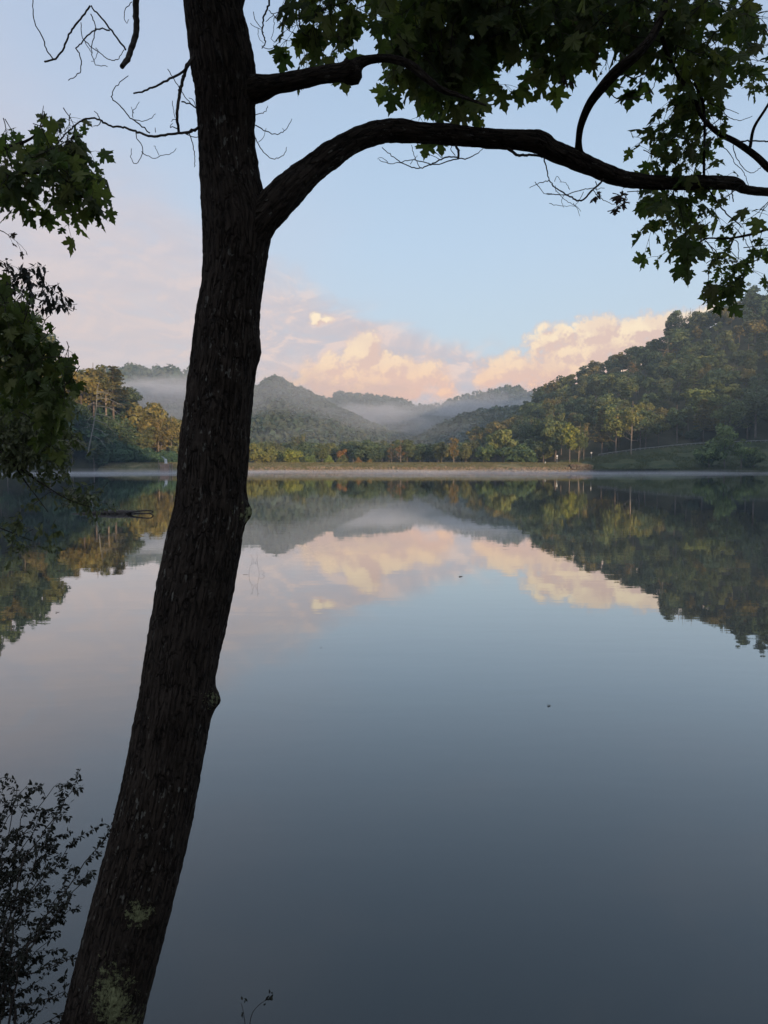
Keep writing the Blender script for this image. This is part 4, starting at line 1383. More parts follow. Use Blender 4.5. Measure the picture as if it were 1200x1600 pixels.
DEAD = [  # (name part 'dead_branch'): polylines in pixels with width at start and end, all at about the trunk's distance
    ([(216, -60), (212, 0), (213, 48), (206, 74), (199, 93), (190, 104)], 13, 9, 2.4),
    ([(197, 78), (182, 58), (167, 39), (154, 23), (142, 9)], 3.4, 2.6, 2.4),
    ([(142, 9), (130, 26), (117, 39), (108, 55), (100, 74), (92, 86), (84, 93), (71, 97)], 3.2, 3.4, 2.4),
    ([(84, 93), (74, 80), (65, 56), (56, 40), (52, 22), (51, -5)], 2.6, 1.6, 2.4),
    ([(171, 47), (155, 45), (147, 48), (136, 55), (130, 65), (119, 75)], 2.8, 2.4, 2.4),
    ([(119, 75), (125, 88), (126, 100), (126, 110), (118, 118), (106, 126)], 2.2, 1.6, 2.4),
    ([(130, 61), (140, 72), (152, 80), (163, 88), (173, 94), (181, 94), (186, 91), (194, 78)], 1.8, 1.4, 2.4),
    ([(142, 22), (148, 36), (149, 48), (145, 64), (143, 82), (146, 92), (149, 100), (158, 103), (168, 103)], 2.0, 1.2, 2.4),
    ([(126, 35), (127, 50), (130, 61), (136, 72), (143, 82)], 1.6, 1.2, 2.4),
    ([(150, 75), (153, 80), (150, 90), (143, 97)], 1.4, .9, 2.4),
    ([(206, 3), (196, 14), (194, 28), (198, 35), (201, 31)], 1.6, 1.0, 2.4),
    ([(303, 88), (297, 99), (288, 110), (265, 123), (243, 134), (226, 142), (208, 146)], 5.5, 3, 2.55),
    ([(303, 86), (293, 102), (288, 117), (284, 130), (281, 145), (278, 165), (277, 182), (278, 195), (280, 206)], 7, 5, 2.55),
    ([(312, 199), (296, 206), (279, 208), (257, 211), (236, 213), (218, 207), (199, 201), (186, 198), (173, 197), (163, 192), (156, 187), (143, 185), (130, 187), (117, 196), (104, 208), (96, 216), (88, 226)], 5, 2.4, 2.55),
    ([(156, 188), (155, 182), (148, 174)], 2.2, 1.4, 2.55),
    ([(157, 190), (153, 197), (146, 197)], 1.8, 1.2, 2.55),
    ([(234, 208), (218, 194), (204, 184), (190, 168), (177, 156), (175, 150), (178, 140), (184, 132), (201, 119)], 2.6, 1.5, 2.55),
    ([(207, 186), (222, 189), (234, 186), (243, 178)], 1.6, 1.0, 2.55),
    ([(207, 184), (209, 172), (218, 160)], 1.5, 1.0, 2.55),
    ([(209, 176), (205, 166)], 1.2, .8, 2.55),
    ([(212, 205), (214, 216), (222, 228), (223, 238), (218, 250), (212, 256), (207, 252), (205, 245), (205, 232)], 1.8, 1.1, 2.55),
    ([(222, 237), (232, 245), (243, 247), (255, 242), (265, 241), (276, 232)], 1.6, 1.0, 2.55),
    ([(249, 243), (244, 232), (241, 228)], 1.2, .8, 2.55),
    ([(243, 207), (242, 200)], 1.6, 1.0, 2.55),
    ([(295, 208), (300, 220), (303, 234), (304, 248), (304, 261)], 2, 1.3, 2.55),
    ([(280, 204), (272, 198), (266, 198), (270, 192)], 2.2, 1.0, 2.55), ([(278, 190), (272, 186), (268, 190)], 1.6, 1.0, 2.55),
    ([(312, 196), (300, 205), (292, 211)], 3, 2, 2.55), ([(288, 208), (300, 213), (312, 215)], 2, 1.4, 2.55),
    ([(262, 108), (272, 124), (281, 138), (292, 155), (304, 168)], 1.5, 1.6, 2.55), ([(284, 159), (296, 162), (310, 172)], 2.8, 2.4, 2.55),
    ([(269, 158), (271, 170), (274, 184)], 1.2, 1.2, 2.55), ([(296, 152), (304, 160), (310, 178)], 1.3, 1.2, 2.55),
    # right of the trunk
    ([(396, 194), (412, 203), (429, 210), (440, 207), (448, 201), (456, 186)], 2.2, 1.1, 2.65),
    ([(394, 205), (400, 218), (409, 234), (418, 244), (429, 248), (440, 244), (446, 238), (448, 230)], 2.0, 1.1, 2.65),
    ([(398, 179), (408, 177), (415, 173), (418, 166)], 1.6, 1.0, 2.65), ([(444, 204), (440, 200)], 1.2, .8, 2.65),
    ([(404, 222), (412, 214), (416, 200)], 1.2, .8, 2.65),
    # hanging twigs top, right of the trunk
    ([(424, -60), (421, 0), (417, 14), (412, 28), (411, 40), (409, 48), (413, 60), (414, 68), (409, 75)], 4, 1.8, 2.7),
    ([(466, -60), (468, 0), (467, 20), (468, 35), (471, 45), (474, 53), (482, 57), (492, 55)], 4, 1.6, 2.7),
    ([(420, 16), (430, 26), (440, 36), (452, 48), (462, 52), (474, 52)], 1.6, 1.2, 2.7),
    ([(396, 18), (400, 34), (408, 44), (412, 52)], 1.4, 1.2, 2.7), ([(391, 36), (398, 42), (408, 46)], 1.2, 1.0, 2.7),
    ([(450, -10), (440, 14), (428, 22), (416, 34)], 1.4, 1.2, 2.7), ([(409, 72), (422, 77), (434, 68), (441, 60), (452, 64), (460, 58)], 1.4, .9, 2.7),
    ([(402, 44), (404, 58), (411, 68)], 1.2, .8, 2.7), ([(428, 26), (428, 46), (424, 60), (430, 66)], 1.2, .8, 2.7),
    ([(468, 30), (460, 20), (458, 6)], 1.2, 1, 2.7), ([(440, 38), (444, 50), (438, 58)], 1.1, .8, 2.7),
    # under the big limb
    ([(711, 218), (713, 228), (717, 240), (716, 248)], 5, 4, 2.95),
    ([(717, 246), (705, 245), (693, 247), (680, 254), (670, 258), (660, 262), (650, 263), (638, 259), (627, 254), (612, 243), (597, 231)], 3, 1.5, 2.95),
    ([(716, 248), (700, 252), (686, 257), (672, 256), (655, 252), (640, 250), (625, 254), (610, 256), (592, 250)], 2.4, 1.2, 2.95),
    ([(717, 247), (730, 247), (743, 242), (750, 237), (755, 231)], 2.4, 1.2, 2.95), ([(690, 250), (675, 243), (662, 239)], 1.4, .9, 2.95),
    ([(656, 262), (650, 250), (645, 235), (643, 226)], 1.5, 1.1, 2.95), ([(640, 257), (648, 248), (652, 243)], 1.2, .8, 2.95), ([(606, 254), (598, 246), (590, 248)], 1.2, .8, 2.95),
    ([(690, 247), (683, 240), (676, 236)], 1.2, .8, 2.95), ([(712, 244), (705, 232), (706, 226)], 1.6, 1.2, 2.95),
    ([(793, 232), (800, 236), (807, 242), (820, 242), (834, 242), (848, 245)], 6, 4, 3.03),
    ([(849, 244), (852, 255), (855, 268), (858, 282)], 2.8, 2, 3.03),
    ([(858, 282), (846, 285), (836, 289), (828, 293)], 1.8, 1.0, 3.03), ([(836, 284), (842, 292), (850, 302), (862, 303)], 1.5, 1.0, 3.03),
    ([(858, 282), (866, 292), (874, 297), (883, 303), (896, 310), (905, 314), (915, 309), (924, 298), (934, 290), (943, 280)], 2.2, 4, 3.05),
    ([(854, 303), (868, 304), (884, 304), (898, 300), (912, 296), (926, 294)], 1.8, 1.6, 3.05), ([(862, 288), (872, 300), (882, 312), (896, 320), (908, 330)], 1.3, .8, 3.05),
    ([(896, 318), (902, 326), (906, 338)], 1.2, .7, 3.05), ([(858, 318), (872, 321), (886, 322), (900, 322)], 1.2, .8, 3.05), ([(880, 304), (878, 316), (881, 324)], 1.1, .7, 3.05),
    ([(912, 300), (906, 312), (898, 322)], 1.3, .8, 3.05), ([(926, 296), (934, 306), (946, 314), (960, 320)], 1.5, 1.2, 3.05), ([(930, 295), (944, 294)], 1.3, 1, 3.05),
    ([(866, 284), (870, 276), (878, 284)], 1.2, .8, 3.05), ([(890, 296), (884, 286), (874, 284)], 1.2, .7, 3.05), ([(868, 290), (869, 300)], 1.1, .8, 3.05),
    ([(922, 268), (932, 276), (942, 279)], 2.2, 1.8, 3.1),
    ([(952, 142), (958, 150), (968, 155), (982, 155), (1000, 150), (1014, 144), (1020, 138), (1028, 118)], 2.2, 1.5, 2.9), ([(976, 117), (988, 122), (1002, 118), (1012, 112)], 3, 2, 2.9),
    # right edge tangle
    ([(1118, 208), (1128, 224), (1140, 240), (1150, 256), (1162, 270), (1170, 290)], 1.8, 1.1, 3.3), ([(1146, 222), (1148, 240), (1158, 258), (1172, 270), (1186, 264), (1192, 254)], 1.8, 1, 3.3),
    ([(1158, 221), (1175, 220), (1200, 221), (1220, 222)], 3, 2.6, 3.3), ([(1108, 160), (1124, 168), (1140, 184), (1158, 188), (1176, 181)], 1.8, 1, 3.2),
    ([(1106, 162), (1124, 166), (1140, 172), (1154, 178)], 1.6, 1, 3.2), ([(1099, 232), (1108, 222), (1116, 214)], 3, 3, 3.2), ([(1120, 0), (1135, 20), (1156, 42), (1160, 44)], 2.4, 1.6, 3.1),
    ([(1100, 374), (1106, 380), (1116, 400), (1108, 425), (1106, 445)], 1.8, 1.4, 3.4), ([(1140, 372), (1152, 378), (1154, 400), (1150, 415)], 1.7, 1.2, 3.4), ([(1148, 355), (1162, 372), (1172, 390), (1180, 396)], 1.6, 1.2, 3.4),
    ([(1190, 362), (1188, 378), (1190, 395)], 1.6, 1.2, 3.4), ([(1170, 366), (1176, 384), (1186, 392)], 1.4, 1.1, 3.4), ([(1106, 440), (1108, 452), (1118, 462), (1128, 470)], 1.5, 1.3, 3.4),
    ([(1105, 292), (1118, 312), (1132, 330), (1148, 345), (1160, 355)], 3, 2, 3.35), ([(1200, 318), (1192, 330), (1186, 340)], 1.4, 1, 3.35), ([(1146, 315), (1144, 300), (1146, 290)], 2, 3, 3.35),
    ([(1075, 398), (1090, 382), (1098, 374)], 1.6, 1.6, 3.4),
]
for i, (pl_, w0, w1, Y) in enumerate(DEAD):
    C = [[*at(x, y, Y + 0.04 * math.sin(i * 2.1 + k * .8)), (w0 + (w1 - w0) * k / (len(pl_) - 1)) / 2800 * Y] for k, (x, y) in enumerate(pl_)]
    S = spline(np.array(C), .012)
    S[:, :3] += np.array([[mnoise.noise(Vector((j * .8, i * 3.3, c_ * 9))) for c_ in range(3)] for j in range(len(S))]) * .0042
    acc = LAcc()
    tube(acc, S[:, :3], np.maximum(S[:, 3] * .95, .0008), 8 if w0 > 3 else 5, 0, .18, rng)
    acc.obj('twig', [M_twig], mt)


# ---------------------------------------------------------------- maple leaves
HALF = [(0.03, 0.0), (0.10, -0.05), (0.22, -0.10), (0.27, -0.02), (0.42, -0.03), (0.40, 0.07), (0.33, 0.15), (0.36, 0.22), (0.50, 0.24), (0.55, 0.33), (0.72, 0.43),
        (0.56, 0.46), (0.53, 0.57), (0.42, 0.50), (0.34, 0.50), (0.20, 0.44), (0.21, 0.58), (0.32, 0.66), (0.31, 0.73), (0.20, 0.76), (0.17, 0.87), (0.06, 0.95), (0.0, 1.12)]
L = np.array([(-x, y) for x, y in HALF] + [(x, y) for x, y in HALF[-2::-1]])   # outline, left base to tip to right base
MAPLE = np.vstack([[0, 0.34], L])
mz = -0.22 * np.abs(MAPLE[:, 0]) ** 1.5 - 0.10 * np.maximum(0, MAPLE[:, 1] - .35) ** 1.5
MAPLE = np.column_stack([MAPLE, mz])
nM = len(MAPLE)
MAPLE_F = np.array([[0, i, i + 1] for i in range(1, nM - 1)] + [[0, nM - 1, 1]])
OVAL = np.array([(0, 0, 0), (.2, .25, .03), (.26, .5, .03), (.15, .82, .0), (0, 1.05, -.05), (-.15, .82, 0), (-.26, .5, .03), (-.2, .25, .03), (0, .5, -.03)])
OVAL_F = np.array([[8, i, (i + 1) % 8] for i in range(8)])


def leaves(acc, base, axis, nrm, size, rng, shape='maple', mat_=0):
    SH, FA = (MAPLE, MAPLE_F) if shape == 'maple' else (OVAL, OVAL_F)
    n = len(base)
    y = axis / np.linalg.norm(axis, axis=1)[:, None]
    z = nrm - y * np.sum(nrm * y, 1)[:, None]
    z /= np.linalg.norm(z, axis=1)[:, None] + 1e-9
    x = np.cross(y, z)
    curl = rng.uniform(.3, 2.6, (n, 1))
    fold = rng.normal(0, .18, (n, 1))
    wx = rng.uniform(.75, 1.1, (n, 1))
    k = len(SH)
    lx = SH[None, :, 0] * wx
    ly = SH[None, :, 1] * np.ones((n, 1))
    lz = SH[None, :, 2] * curl + fold * np.abs(SH[None, :, 0]) + rng.normal(0, .02, (n, k))
    if shape == 'maple':
        lx = lx * (1 + rng.normal(0, .05, (n, k)))
        ly = ly + rng.normal(0, .012, (n, k))
    s = size[:, None, None]
    V = base[:, None, :] + s * (lx[..., None] * x[:, None, :] + ly[..., None] * y[:, None, :] + lz[..., None] * z[:, None, :])
    F = (FA[None] + (np.arange(n) * k)[:, None, None]).reshape(-1, 3)
    acc.add(V.reshape(-1, 3), F, mat_)


def spray(tw, lf, start, direc, length, rng, lsize=.075, npair=4, shape='maple', droop=.5, r0=.0022, petiole=.045, facing=.5, alt=False):
    """a leafy twig: stem, petioles, leaves in pairs"""
    d = direc / np.linalg.norm(direc)
    p = start.copy()
    pts = [p.copy()]
    nst = max(4, npair * 2)
    for i in range(nst):
        d = d + rng.normal(0, .16, 3) + np.array([0, 0, -droop * .12])
        d /= np.linalg.norm(d)
        p = p + d * length / nst
        pts.append(p.copy())
    pts = np.array(pts)
    tube(tw, pts, np.linspace(r0, r0 * .35, len(pts)), 4, 0, cap=False)
    B, A, N, S = [], [], [], []
    for i in range(1, len(pts)):
        if i % 2 and not alt and i != len(pts) - 1:
            continue
        t = pts[min(i + 1, len(pts) - 1)] - pts[i - 1]
        t /= np.linalg.norm(t) + 1e-9
        side = np.cross(t, rng.normal(size=3))
        side /= np.linalg.norm(side) + 1e-9
        sg = [1, -1] if i < len(pts) - 1 else [1, -1, 0]
        if alt:
            sg = [1 if i % 2 else -1]
            if rng.random() < .5:
                sg.append(0)
        for g in sg:
            if rng.random() < .1:
                continue
            a = t * .45 + side * g * .8 + rng.normal(0, .25, 3)
            a /= np.linalg.norm(a)
            pe = petiole * rng.uniform(.6, 1.5)
            b = pts[i] + a * pe + np.array([0, 0, -.25 * pe])
            if petiole > .02:
                tube(tw, [pts[i], (pts[i] + b) / 2 + [0, 0, .003], b], [.0011, .0009, .0008], 3, 0, cap=False)
            ax = a * .6 + np.array([0, 0, -1.0]) * rng.uniform(.2, 1.25) * (droop + .4) + rng.normal(0, .2, 3)
            nn = rng.normal(0, .55, 3) + np.array([0, -facing, .75])
            B.append(b); A.append(ax); N.append(nn); S.append(lsize * rng.uniform(.45, 1.3))
    if B:
        leaves(lf, np.array(B), np.array(A), np.array(N), np.array(S), rng, shape)
    return pts


def cluster(parent, blobs, seed, lmat, shape='maple', lsize=.07, npair=4, length=.28, droop=.5, name='foliage', petiole=.045, facing=.5, alt=False, r0=.0022, spread=1.0, down=.3):
    rg_ = np.random.default_rng(seed)
    lf, tw = LAcc(), LAcc()
    for (cx, cy, rx, ry, n, Y0, Y1) in blobs:
        for k in range(n):
            a = rg_.random() * 6.283
            r = math.sqrt(rg_.random())
            Y = rg_.uniform(Y0, Y1)
            c = at(cx + rx * r * math.cos(a), cy + ry * r * math.sin(a), Y)
            d = rg_.normal(size=3) * [1, 1, .5] * spread + [0, 0, -down]
            spray(tw, lf, c - d / np.linalg.norm(d) * length * .5 + [0, 0, .04], d, length * rg_.uniform(.6, 1.2), rg_, lsize, npair, shape, droop, r0, petiole, facing, alt)
    lf.obj(name, [lmat], parent)
    tw.obj('twig', [M_twig], parent)


# canopy, upper right: (px, py, rx, ry, sprays, near, far)
cluster(mt, [(505, 0, 22, 14, 5, 2.6, 2.9), (512, 42, 14, 14, 5, 2.6, 2.9), (548, 8, 14, 12, 4, 2.6, 2.9)], 1, M_maple, lsize=.062)
cluster(mt, [(640, -10, 46, 28, 20, 2.9, 3.8), (740, 0, 60, 40, 32, 2.9, 3.9), (850, 0, 60, 46, 34, 2.9, 3.9), (950, -6, 50, 42, 22, 2.9, 3.9), (1030, -12, 40, 36, 10, 2.9, 3.9)], 2, M_maple, lsize=.072)
cluster(mt, [(645, 105, 22, 20, 6, 2.95, 3.3), (690, 108, 36, 30, 15, 2.95, 3.4), (725, 75, 40, 28, 11, 2.95, 3.5), (662, 122, 28, 10, 5, 2.95, 3.2), (705, 122, 20, 10, 4, 2.95, 3.2), (655, 48, 36, 20, 9, 2.95, 3.4), (742, 152, 10, 3, 1, 3.06, 3.12)], 3, M_maple, lsize=.066)
cluster(mt, [(800, 55, 46, 20, 14, 2.9, 3.5), (870, 45, 30, 16, 8, 2.9, 3.5), (920, 72, 26, 20, 6, 2.95, 3.4), (975, 62, 34, 22, 7, 2.95, 3.4), (1020, 48, 34, 30, 7, 2.95, 3.4)], 4, M_maple, lsize=.068)
cluster(mt, [(1070, 35, 32, 44, 8, 2.9, 3.6), (1100, 90, 32, 34, 6, 3.0, 3.6), (1150, 40, 40, 50, 3, 3.0, 3.8), (1185, 90, 18, 48, 6, 3.0, 3.6), (1175, 20, 30, 16, 3, 3.0, 3.6), (1080, 120, 26, 20, 5, 3.0, 3.4), (1115, 30, 24, 24, 3, 3.0, 3.6)], 5, M_maple, lsize=.062)
cluster(mt, [(1085, 175, 30, 24, 6, 3.1, 3.5), (1060, 210, 30, 22, 5, 3.1, 3.4), (1095, 238, 30, 18, 6, 3.2, 3.5), (1040, 262, 24, 10, 3, 3.2, 3.4), (1020, 222, 16, 8, 2, 3.2, 3.4)], 6, M_maple, lsize=.048, length=.2)
cluster(mt, [(1010, 305, 20, 8, 2, 3.3, 3.5), (1085, 308, 34, 20, 5, 3.2, 3.5), (1042, 352, 22, 20, 4, 3.2, 3.5), (1068, 378, 20, 10, 3, 3.3, 3.5), (1105, 332, 24, 20, 3, 3.3, 3.5), (1170, 350, 10, 10, 1, 3.3, 3.5)], 7, M_maple, lsize=.064, length=.24)
cluster(mt, [(1120, 418, 18, 6, 2, 3.3, 3.5), (1155, 425, 18, 10, 2, 3.3, 3.5), (1190, 400, 14, 18, 2, 3.3, 3.5), (1135, 440, 20, 10, 1, 3.3, 3.5)], 8, M_maple, lsize=.045, length=.18)
cluster(mt, [(1140, 462, 14, 8, 3, 3.35, 3.45)], 18, M_maple, lsize=.06, length=.12)
cluster(mt, [(932, 310, 3, 6, 1, 3.1, 3.15), (960, 322, 10, 6, 2, 3.1, 3.15), (961, 340, 4, 10, 1, 3.1, 3.15), (882, 140, 3, 3, 1, 3.0, 3.05)], 9, M_dry, lsize=.028, length=.06, npair=2, petiole=.01)
# unseen leaf canopy above the frame, added for shading, around the limbs that leave it
cluster(mt, [(700, -150, 300, 110, 60, 2.2, 4.2), (1050, -200, 250, 150, 60, 2.2, 4.4), (300, -350, 300, 120, 50, 2.0, 4.2), (800, -500, 400, 160, 60, 2.2, 4.6), (1350, 150, 100, 200, 40, 3.0, 4.2)], 10, M_maple, lsize=.085)

# ---------------------------------------------------------------- left edge: a second maple outside the frame, its leaves hang in
def side_tree(name, x, y, h, r, label, limbs, seed):
    z0 = bank_z(x, y) - .1
    t = empty(name, (x, y, z0), label, 'tree')
    rr = np.random.default_rng(seed)
    P = spline([(x, y, z0 - .2), (x - .1, y + .05, z0 + h * .4), (x + .1, y, z0 + h * .8), (x + .15, y, z0 + h)], .03)
    S = np.column_stack([P, np.linspace(r, r * .35, len(P))])
    a = LAcc()
    trunk_surface(a, S, 40, rr, .004)
    a.obj('trunk', [M_bark2], t, smooth=True)
    for pts in limbs:
        k0 = P[int(np.argmin(np.abs(P[:, 2] - (pts[0][3] if len(pts[0]) > 3 else 0))))] if False else None
        C = []
        for (px, py, Y, w_) in pts:
            C.append([*at(px, py, Y), w_])
        st = P[int(np.argmin(np.linalg.norm(P - np.array(C[0][:3]) + np.array([0, 0, .4]), axis=1)))]
        C = [[*st, C[0][3] * 1.3]] + C
        S2 = spline(np.array(C), .03)
        a = LAcc()
        trunk_surface(a, S2, 10, rr, .0008)
        a.obj('branch', [M_bark2], t, smooth=True)
    return t


lm = side_tree('maple_tree', -3.35, 3.9, 6.5, .13, 'leafy maple branches hanging in from the left edge, dark against the pale sky and water',
               [[(-120, 260, 3.7, .016), (-30, 240, 3.5, .012), (30, 225, 3.4, .007), (60, 205, 3.4, .004), (68, 165, 3.4, .001)],
                [(-120, 320, 3.7, .016), (-20, 280, 3.5, .01), (50, 270, 3.4, .006), (100, 280, 3.4, .004), (130, 310, 3.4, .002)],
                [(-120, 420, 3.9, .016), (-40, 440, 3.9, .012), (20, 480, 3.9, .008), (60, 540, 3.9, .005), (90, 600, 3.9, .003)],
                [(-120, 520, 3.9, .012), (-20, 530, 3.9, .01), (30, 570, 3.9, .006), (80, 640, 3.9, .002)]], 5)
cluster(lm, [(10, 235, 22, 18, 5, 3.3, 3.7), (15, 275, 26, 24, 7, 3.3, 3.7), (25, 315, 14, 16, 3, 3.3, 3.6), (68, 205, 12, 8, 2, 3.3, 3.5), (62, 255, 16, 18, 4, 3.3, 3.6),
             (100, 235, 22, 22, 8, 3.3, 3.6), (115, 262, 22, 20, 6, 3.3, 3.6), (112, 300, 20, 18, 5, 3.3, 3.6), (140, 300, 8, 8, 1, 3.3, 3.5), (115, 325, 20, 8, 3, 3.3, 3.5), (95, 205, 10, 6, 1, 3.3, 3.5), (75, 290, 12, 8, 1, 3.3, 3.5)], 20, M_maple, lsize=.066, length=.18, npair=3)
cluster(lm, [(15, 385, 6, 6, 1, 3.5, 3.6)], 21, M_dry, lsize=.035, length=.1, npair=2)
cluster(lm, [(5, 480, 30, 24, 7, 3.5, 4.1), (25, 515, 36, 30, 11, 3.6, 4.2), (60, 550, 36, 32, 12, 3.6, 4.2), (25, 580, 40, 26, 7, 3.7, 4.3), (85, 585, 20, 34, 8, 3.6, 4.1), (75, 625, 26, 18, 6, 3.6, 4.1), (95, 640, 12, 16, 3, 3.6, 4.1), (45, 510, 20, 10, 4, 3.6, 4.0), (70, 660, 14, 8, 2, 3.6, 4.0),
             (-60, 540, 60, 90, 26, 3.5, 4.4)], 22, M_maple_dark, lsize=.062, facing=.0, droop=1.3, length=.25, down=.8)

# fine-leaved tree of the left bank, hanging low over the water
ft = side_tree('shore_tree', -4.6, 5.6, 5.5, .10, 'small leaved grey green tree on the left edge with thin branches drooping to the water',
               [[(-60, 700, 5.4, .012), (0, 705, 5.2, .007), (45, 760, 5.1, .004), (75, 800, 5.0, .002)],
                [(-60, 690, 5.4, .012), (10, 720, 5.2, .007), (60, 752, 5.1, .005), (110, 782, 5.0, .003), (165, 798, 5.0, .0015)],
                [(-60, 560, 5.4, .012), (0, 590, 5.3, .008), (60, 640, 5.2, .005), (100, 700, 5.1, .002)],
                [(-80, 430, 5.4, .012), (0, 440, 5.3, .007), (60, 468, 5.2, .004), (120, 484, 5.1, .0015)],
                [(-60, 800, 5.4, .009), (0, 825, 5.2, .004), (50, 845, 5.1, .002)]], 6)
cluster(ft, [(15, 600, 40, 40, 30, 5.0, 5.8), (40, 645, 50, 36, 90, 5.0, 5.8), (30, 690, 48, 28, 90, 5.0, 5.7), (85, 680, 26, 24, 36, 5.0, 5.4), (20, 715, 34, 14, 28, 5.0, 5.5), (60, 725, 44, 8, 20, 5.0, 5.4), (95, 742, 16, 7, 5, 5.0, 5.3),
             (75, 765, 20, 10, 4, 5.0, 5.3), (115, 783, 16, 8, 6, 5.0, 5.2), (145, 790, 20, 8, 7, 5.0, 5.2), (45, 795, 10, 8, 2, 5.0, 5.2), (20, 838, 26, 14, 9, 5.0, 5.4), (75, 838, 22, 9, 4, 5.0, 5.3), (30, 860, 14, 10, 4, 5.0, 5.2), (-50, 650, 60, 110, 50, 5.0, 6.0)],
        30, M_small, 'oval', .040, 6, .30, .35, petiole=.006, alt=True, r0=.0018)
cluster(ft, [(20, 440, 34, 12, 12, 5.0, 5.5), (60, 462, 30, 10, 10, 5.0, 5.4), (100, 480, 18, 7, 6, 5.0, 5.3), (-10, 455, 30, 20, 12, 5.0, 5.4), (62, 445, 8, 6, 2, 5.1, 5.2)], 31, M_shrub, 'oval', .042, 5, .22, .4, petiole=.006, alt=True, r0=.0018)

# ---------------------------------------------------------------- dark shrub, lower left
rs = np.random.default_rng(41)
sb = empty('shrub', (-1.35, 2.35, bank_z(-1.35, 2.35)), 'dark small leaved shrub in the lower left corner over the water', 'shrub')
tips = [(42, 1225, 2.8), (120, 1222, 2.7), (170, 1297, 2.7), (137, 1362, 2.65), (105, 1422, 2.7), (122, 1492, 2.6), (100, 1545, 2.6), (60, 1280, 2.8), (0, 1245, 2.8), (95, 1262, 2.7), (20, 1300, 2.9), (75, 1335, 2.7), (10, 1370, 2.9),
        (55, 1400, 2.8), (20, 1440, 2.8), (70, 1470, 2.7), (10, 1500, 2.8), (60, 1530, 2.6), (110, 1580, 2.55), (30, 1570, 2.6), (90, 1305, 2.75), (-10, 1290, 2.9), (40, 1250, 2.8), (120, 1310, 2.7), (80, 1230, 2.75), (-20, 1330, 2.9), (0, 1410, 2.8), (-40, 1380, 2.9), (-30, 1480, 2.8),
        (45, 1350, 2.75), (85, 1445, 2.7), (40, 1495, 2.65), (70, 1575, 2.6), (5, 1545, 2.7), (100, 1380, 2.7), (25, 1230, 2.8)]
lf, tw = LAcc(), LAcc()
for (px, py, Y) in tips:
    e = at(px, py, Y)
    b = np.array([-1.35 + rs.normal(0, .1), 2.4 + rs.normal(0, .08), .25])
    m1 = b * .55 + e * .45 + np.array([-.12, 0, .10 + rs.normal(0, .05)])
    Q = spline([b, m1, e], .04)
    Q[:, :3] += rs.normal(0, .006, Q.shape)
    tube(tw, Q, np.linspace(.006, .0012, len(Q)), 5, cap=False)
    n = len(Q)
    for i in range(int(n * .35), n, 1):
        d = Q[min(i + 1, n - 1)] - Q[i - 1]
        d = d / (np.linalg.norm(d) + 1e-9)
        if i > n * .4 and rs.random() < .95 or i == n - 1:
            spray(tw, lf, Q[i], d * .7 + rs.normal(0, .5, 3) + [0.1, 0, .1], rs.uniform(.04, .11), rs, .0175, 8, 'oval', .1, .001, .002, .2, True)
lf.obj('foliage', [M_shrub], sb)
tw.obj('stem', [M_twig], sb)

# little seedling at the bottom edge
sd = empty('seedling', tuple(at(388, 1640, 2.75)), 'tiny dark leafed sprig poking up at the bottom edge, right of the trunk', 'plant')
lf, tw = LAcc(), LAcc()
for pts, tipsz in (([(388, 1640), (383, 1600), (380, 1580), (377, 1568)], .022), ([(388, 1640), (392, 1590), (403, 1572), (416, 1562), (421, 1556)], .022)):
    C = [at(x, y, 2.75) for x, y in pts]
    Q = spline(C, .02)
    tube(tw, Q, np.linspace(.002, .0008, len(Q)), 4, cap=False)
for (x, y, n, s) in ((382, 1564, 3, .016), (380, 1582, 3, .016), (412, 1570, 2, .014), (421, 1558, 6, .02), (423, 1553, 3, .016)):
    b = np.array([at(x + rs.normal(0, 2), y + rs.normal(0, 2), 2.75) for _ in range(n)])
    leaves(lf, b, rs.normal(0, 1, (n, 3)) + [0, 0, -.4], rs.normal(0, .5, (n, 3)) + [0, -1, .4], np.full(n, s) * rs.uniform(.7, 1.2, n), rs, 'oval')
lf.obj('foliage', [M_shrub], sd)
tw.obj('stem', [M_twig], sd)

# ---------------------------------------------------------------- things on the water
def on_water(px, py):
    d = ray(px, py)
    t = -EYE / d[2]
    return np.array([0, 0, EYE]) + d * t


M_log = simple_mat('wet_log', (0.018, 0.014, 0.012, 1), (0.045, 0.035, 0.03, 1), 6, .6, 20, .7, .02, spec=.4)
c = on_water(180, 803)
lg = empty('floating_log', (c[0], c[1], 0), 'dark waterlogged log with a looped branch end lying on the left water', 'log')
Dl = c[1]
def wl(px, py, dy=0):
    p = at(px, py, Dl + dy)
    return p
acc = LAcc()
Q = spline([np.append(wl(112, 803), .03), np.append(wl(135, 802.5), .07), np.append(wl(160, 801.5), .13), np.append(wl(180, 800.8), .14), np.append(wl(198, 800.8), .12), np.append(wl(206, 801), .08)], .1)
tube(acc, Q[:, :3], Q[:, 3], 12, 0, .25, rng)
acc.obj('trunk', [M_log], lg)
for pts in ([(200, 799.5, .07), (212, 799, .035), (225, 797.9, .03), (235, 797.8, .025), (239.5, 799.8, .022)], [(200, 801.5, .045), (215, 801.9, .03), (228, 802.2, .028), (236, 801.6, .022), (239.5, 799.8, .022)], [(195, 800, .03), (195.5, 797, .02), (195, 795, .012)],
            [(140, 801, .02), (137, 797, .015), (130, 796, .008)]):
    acc = LAcc()
    Q = spline([np.append(wl(x, y, (-.3 if y < 800.2 else .3) * (x > 203) * (x < 239)), r * 1.25) for x, y, r in pts], .08)
    tube(acc, Q[:, :3], Q[:, 3], 8, 0, .35, rng)
    acc.obj('branch', [M_log], lg)
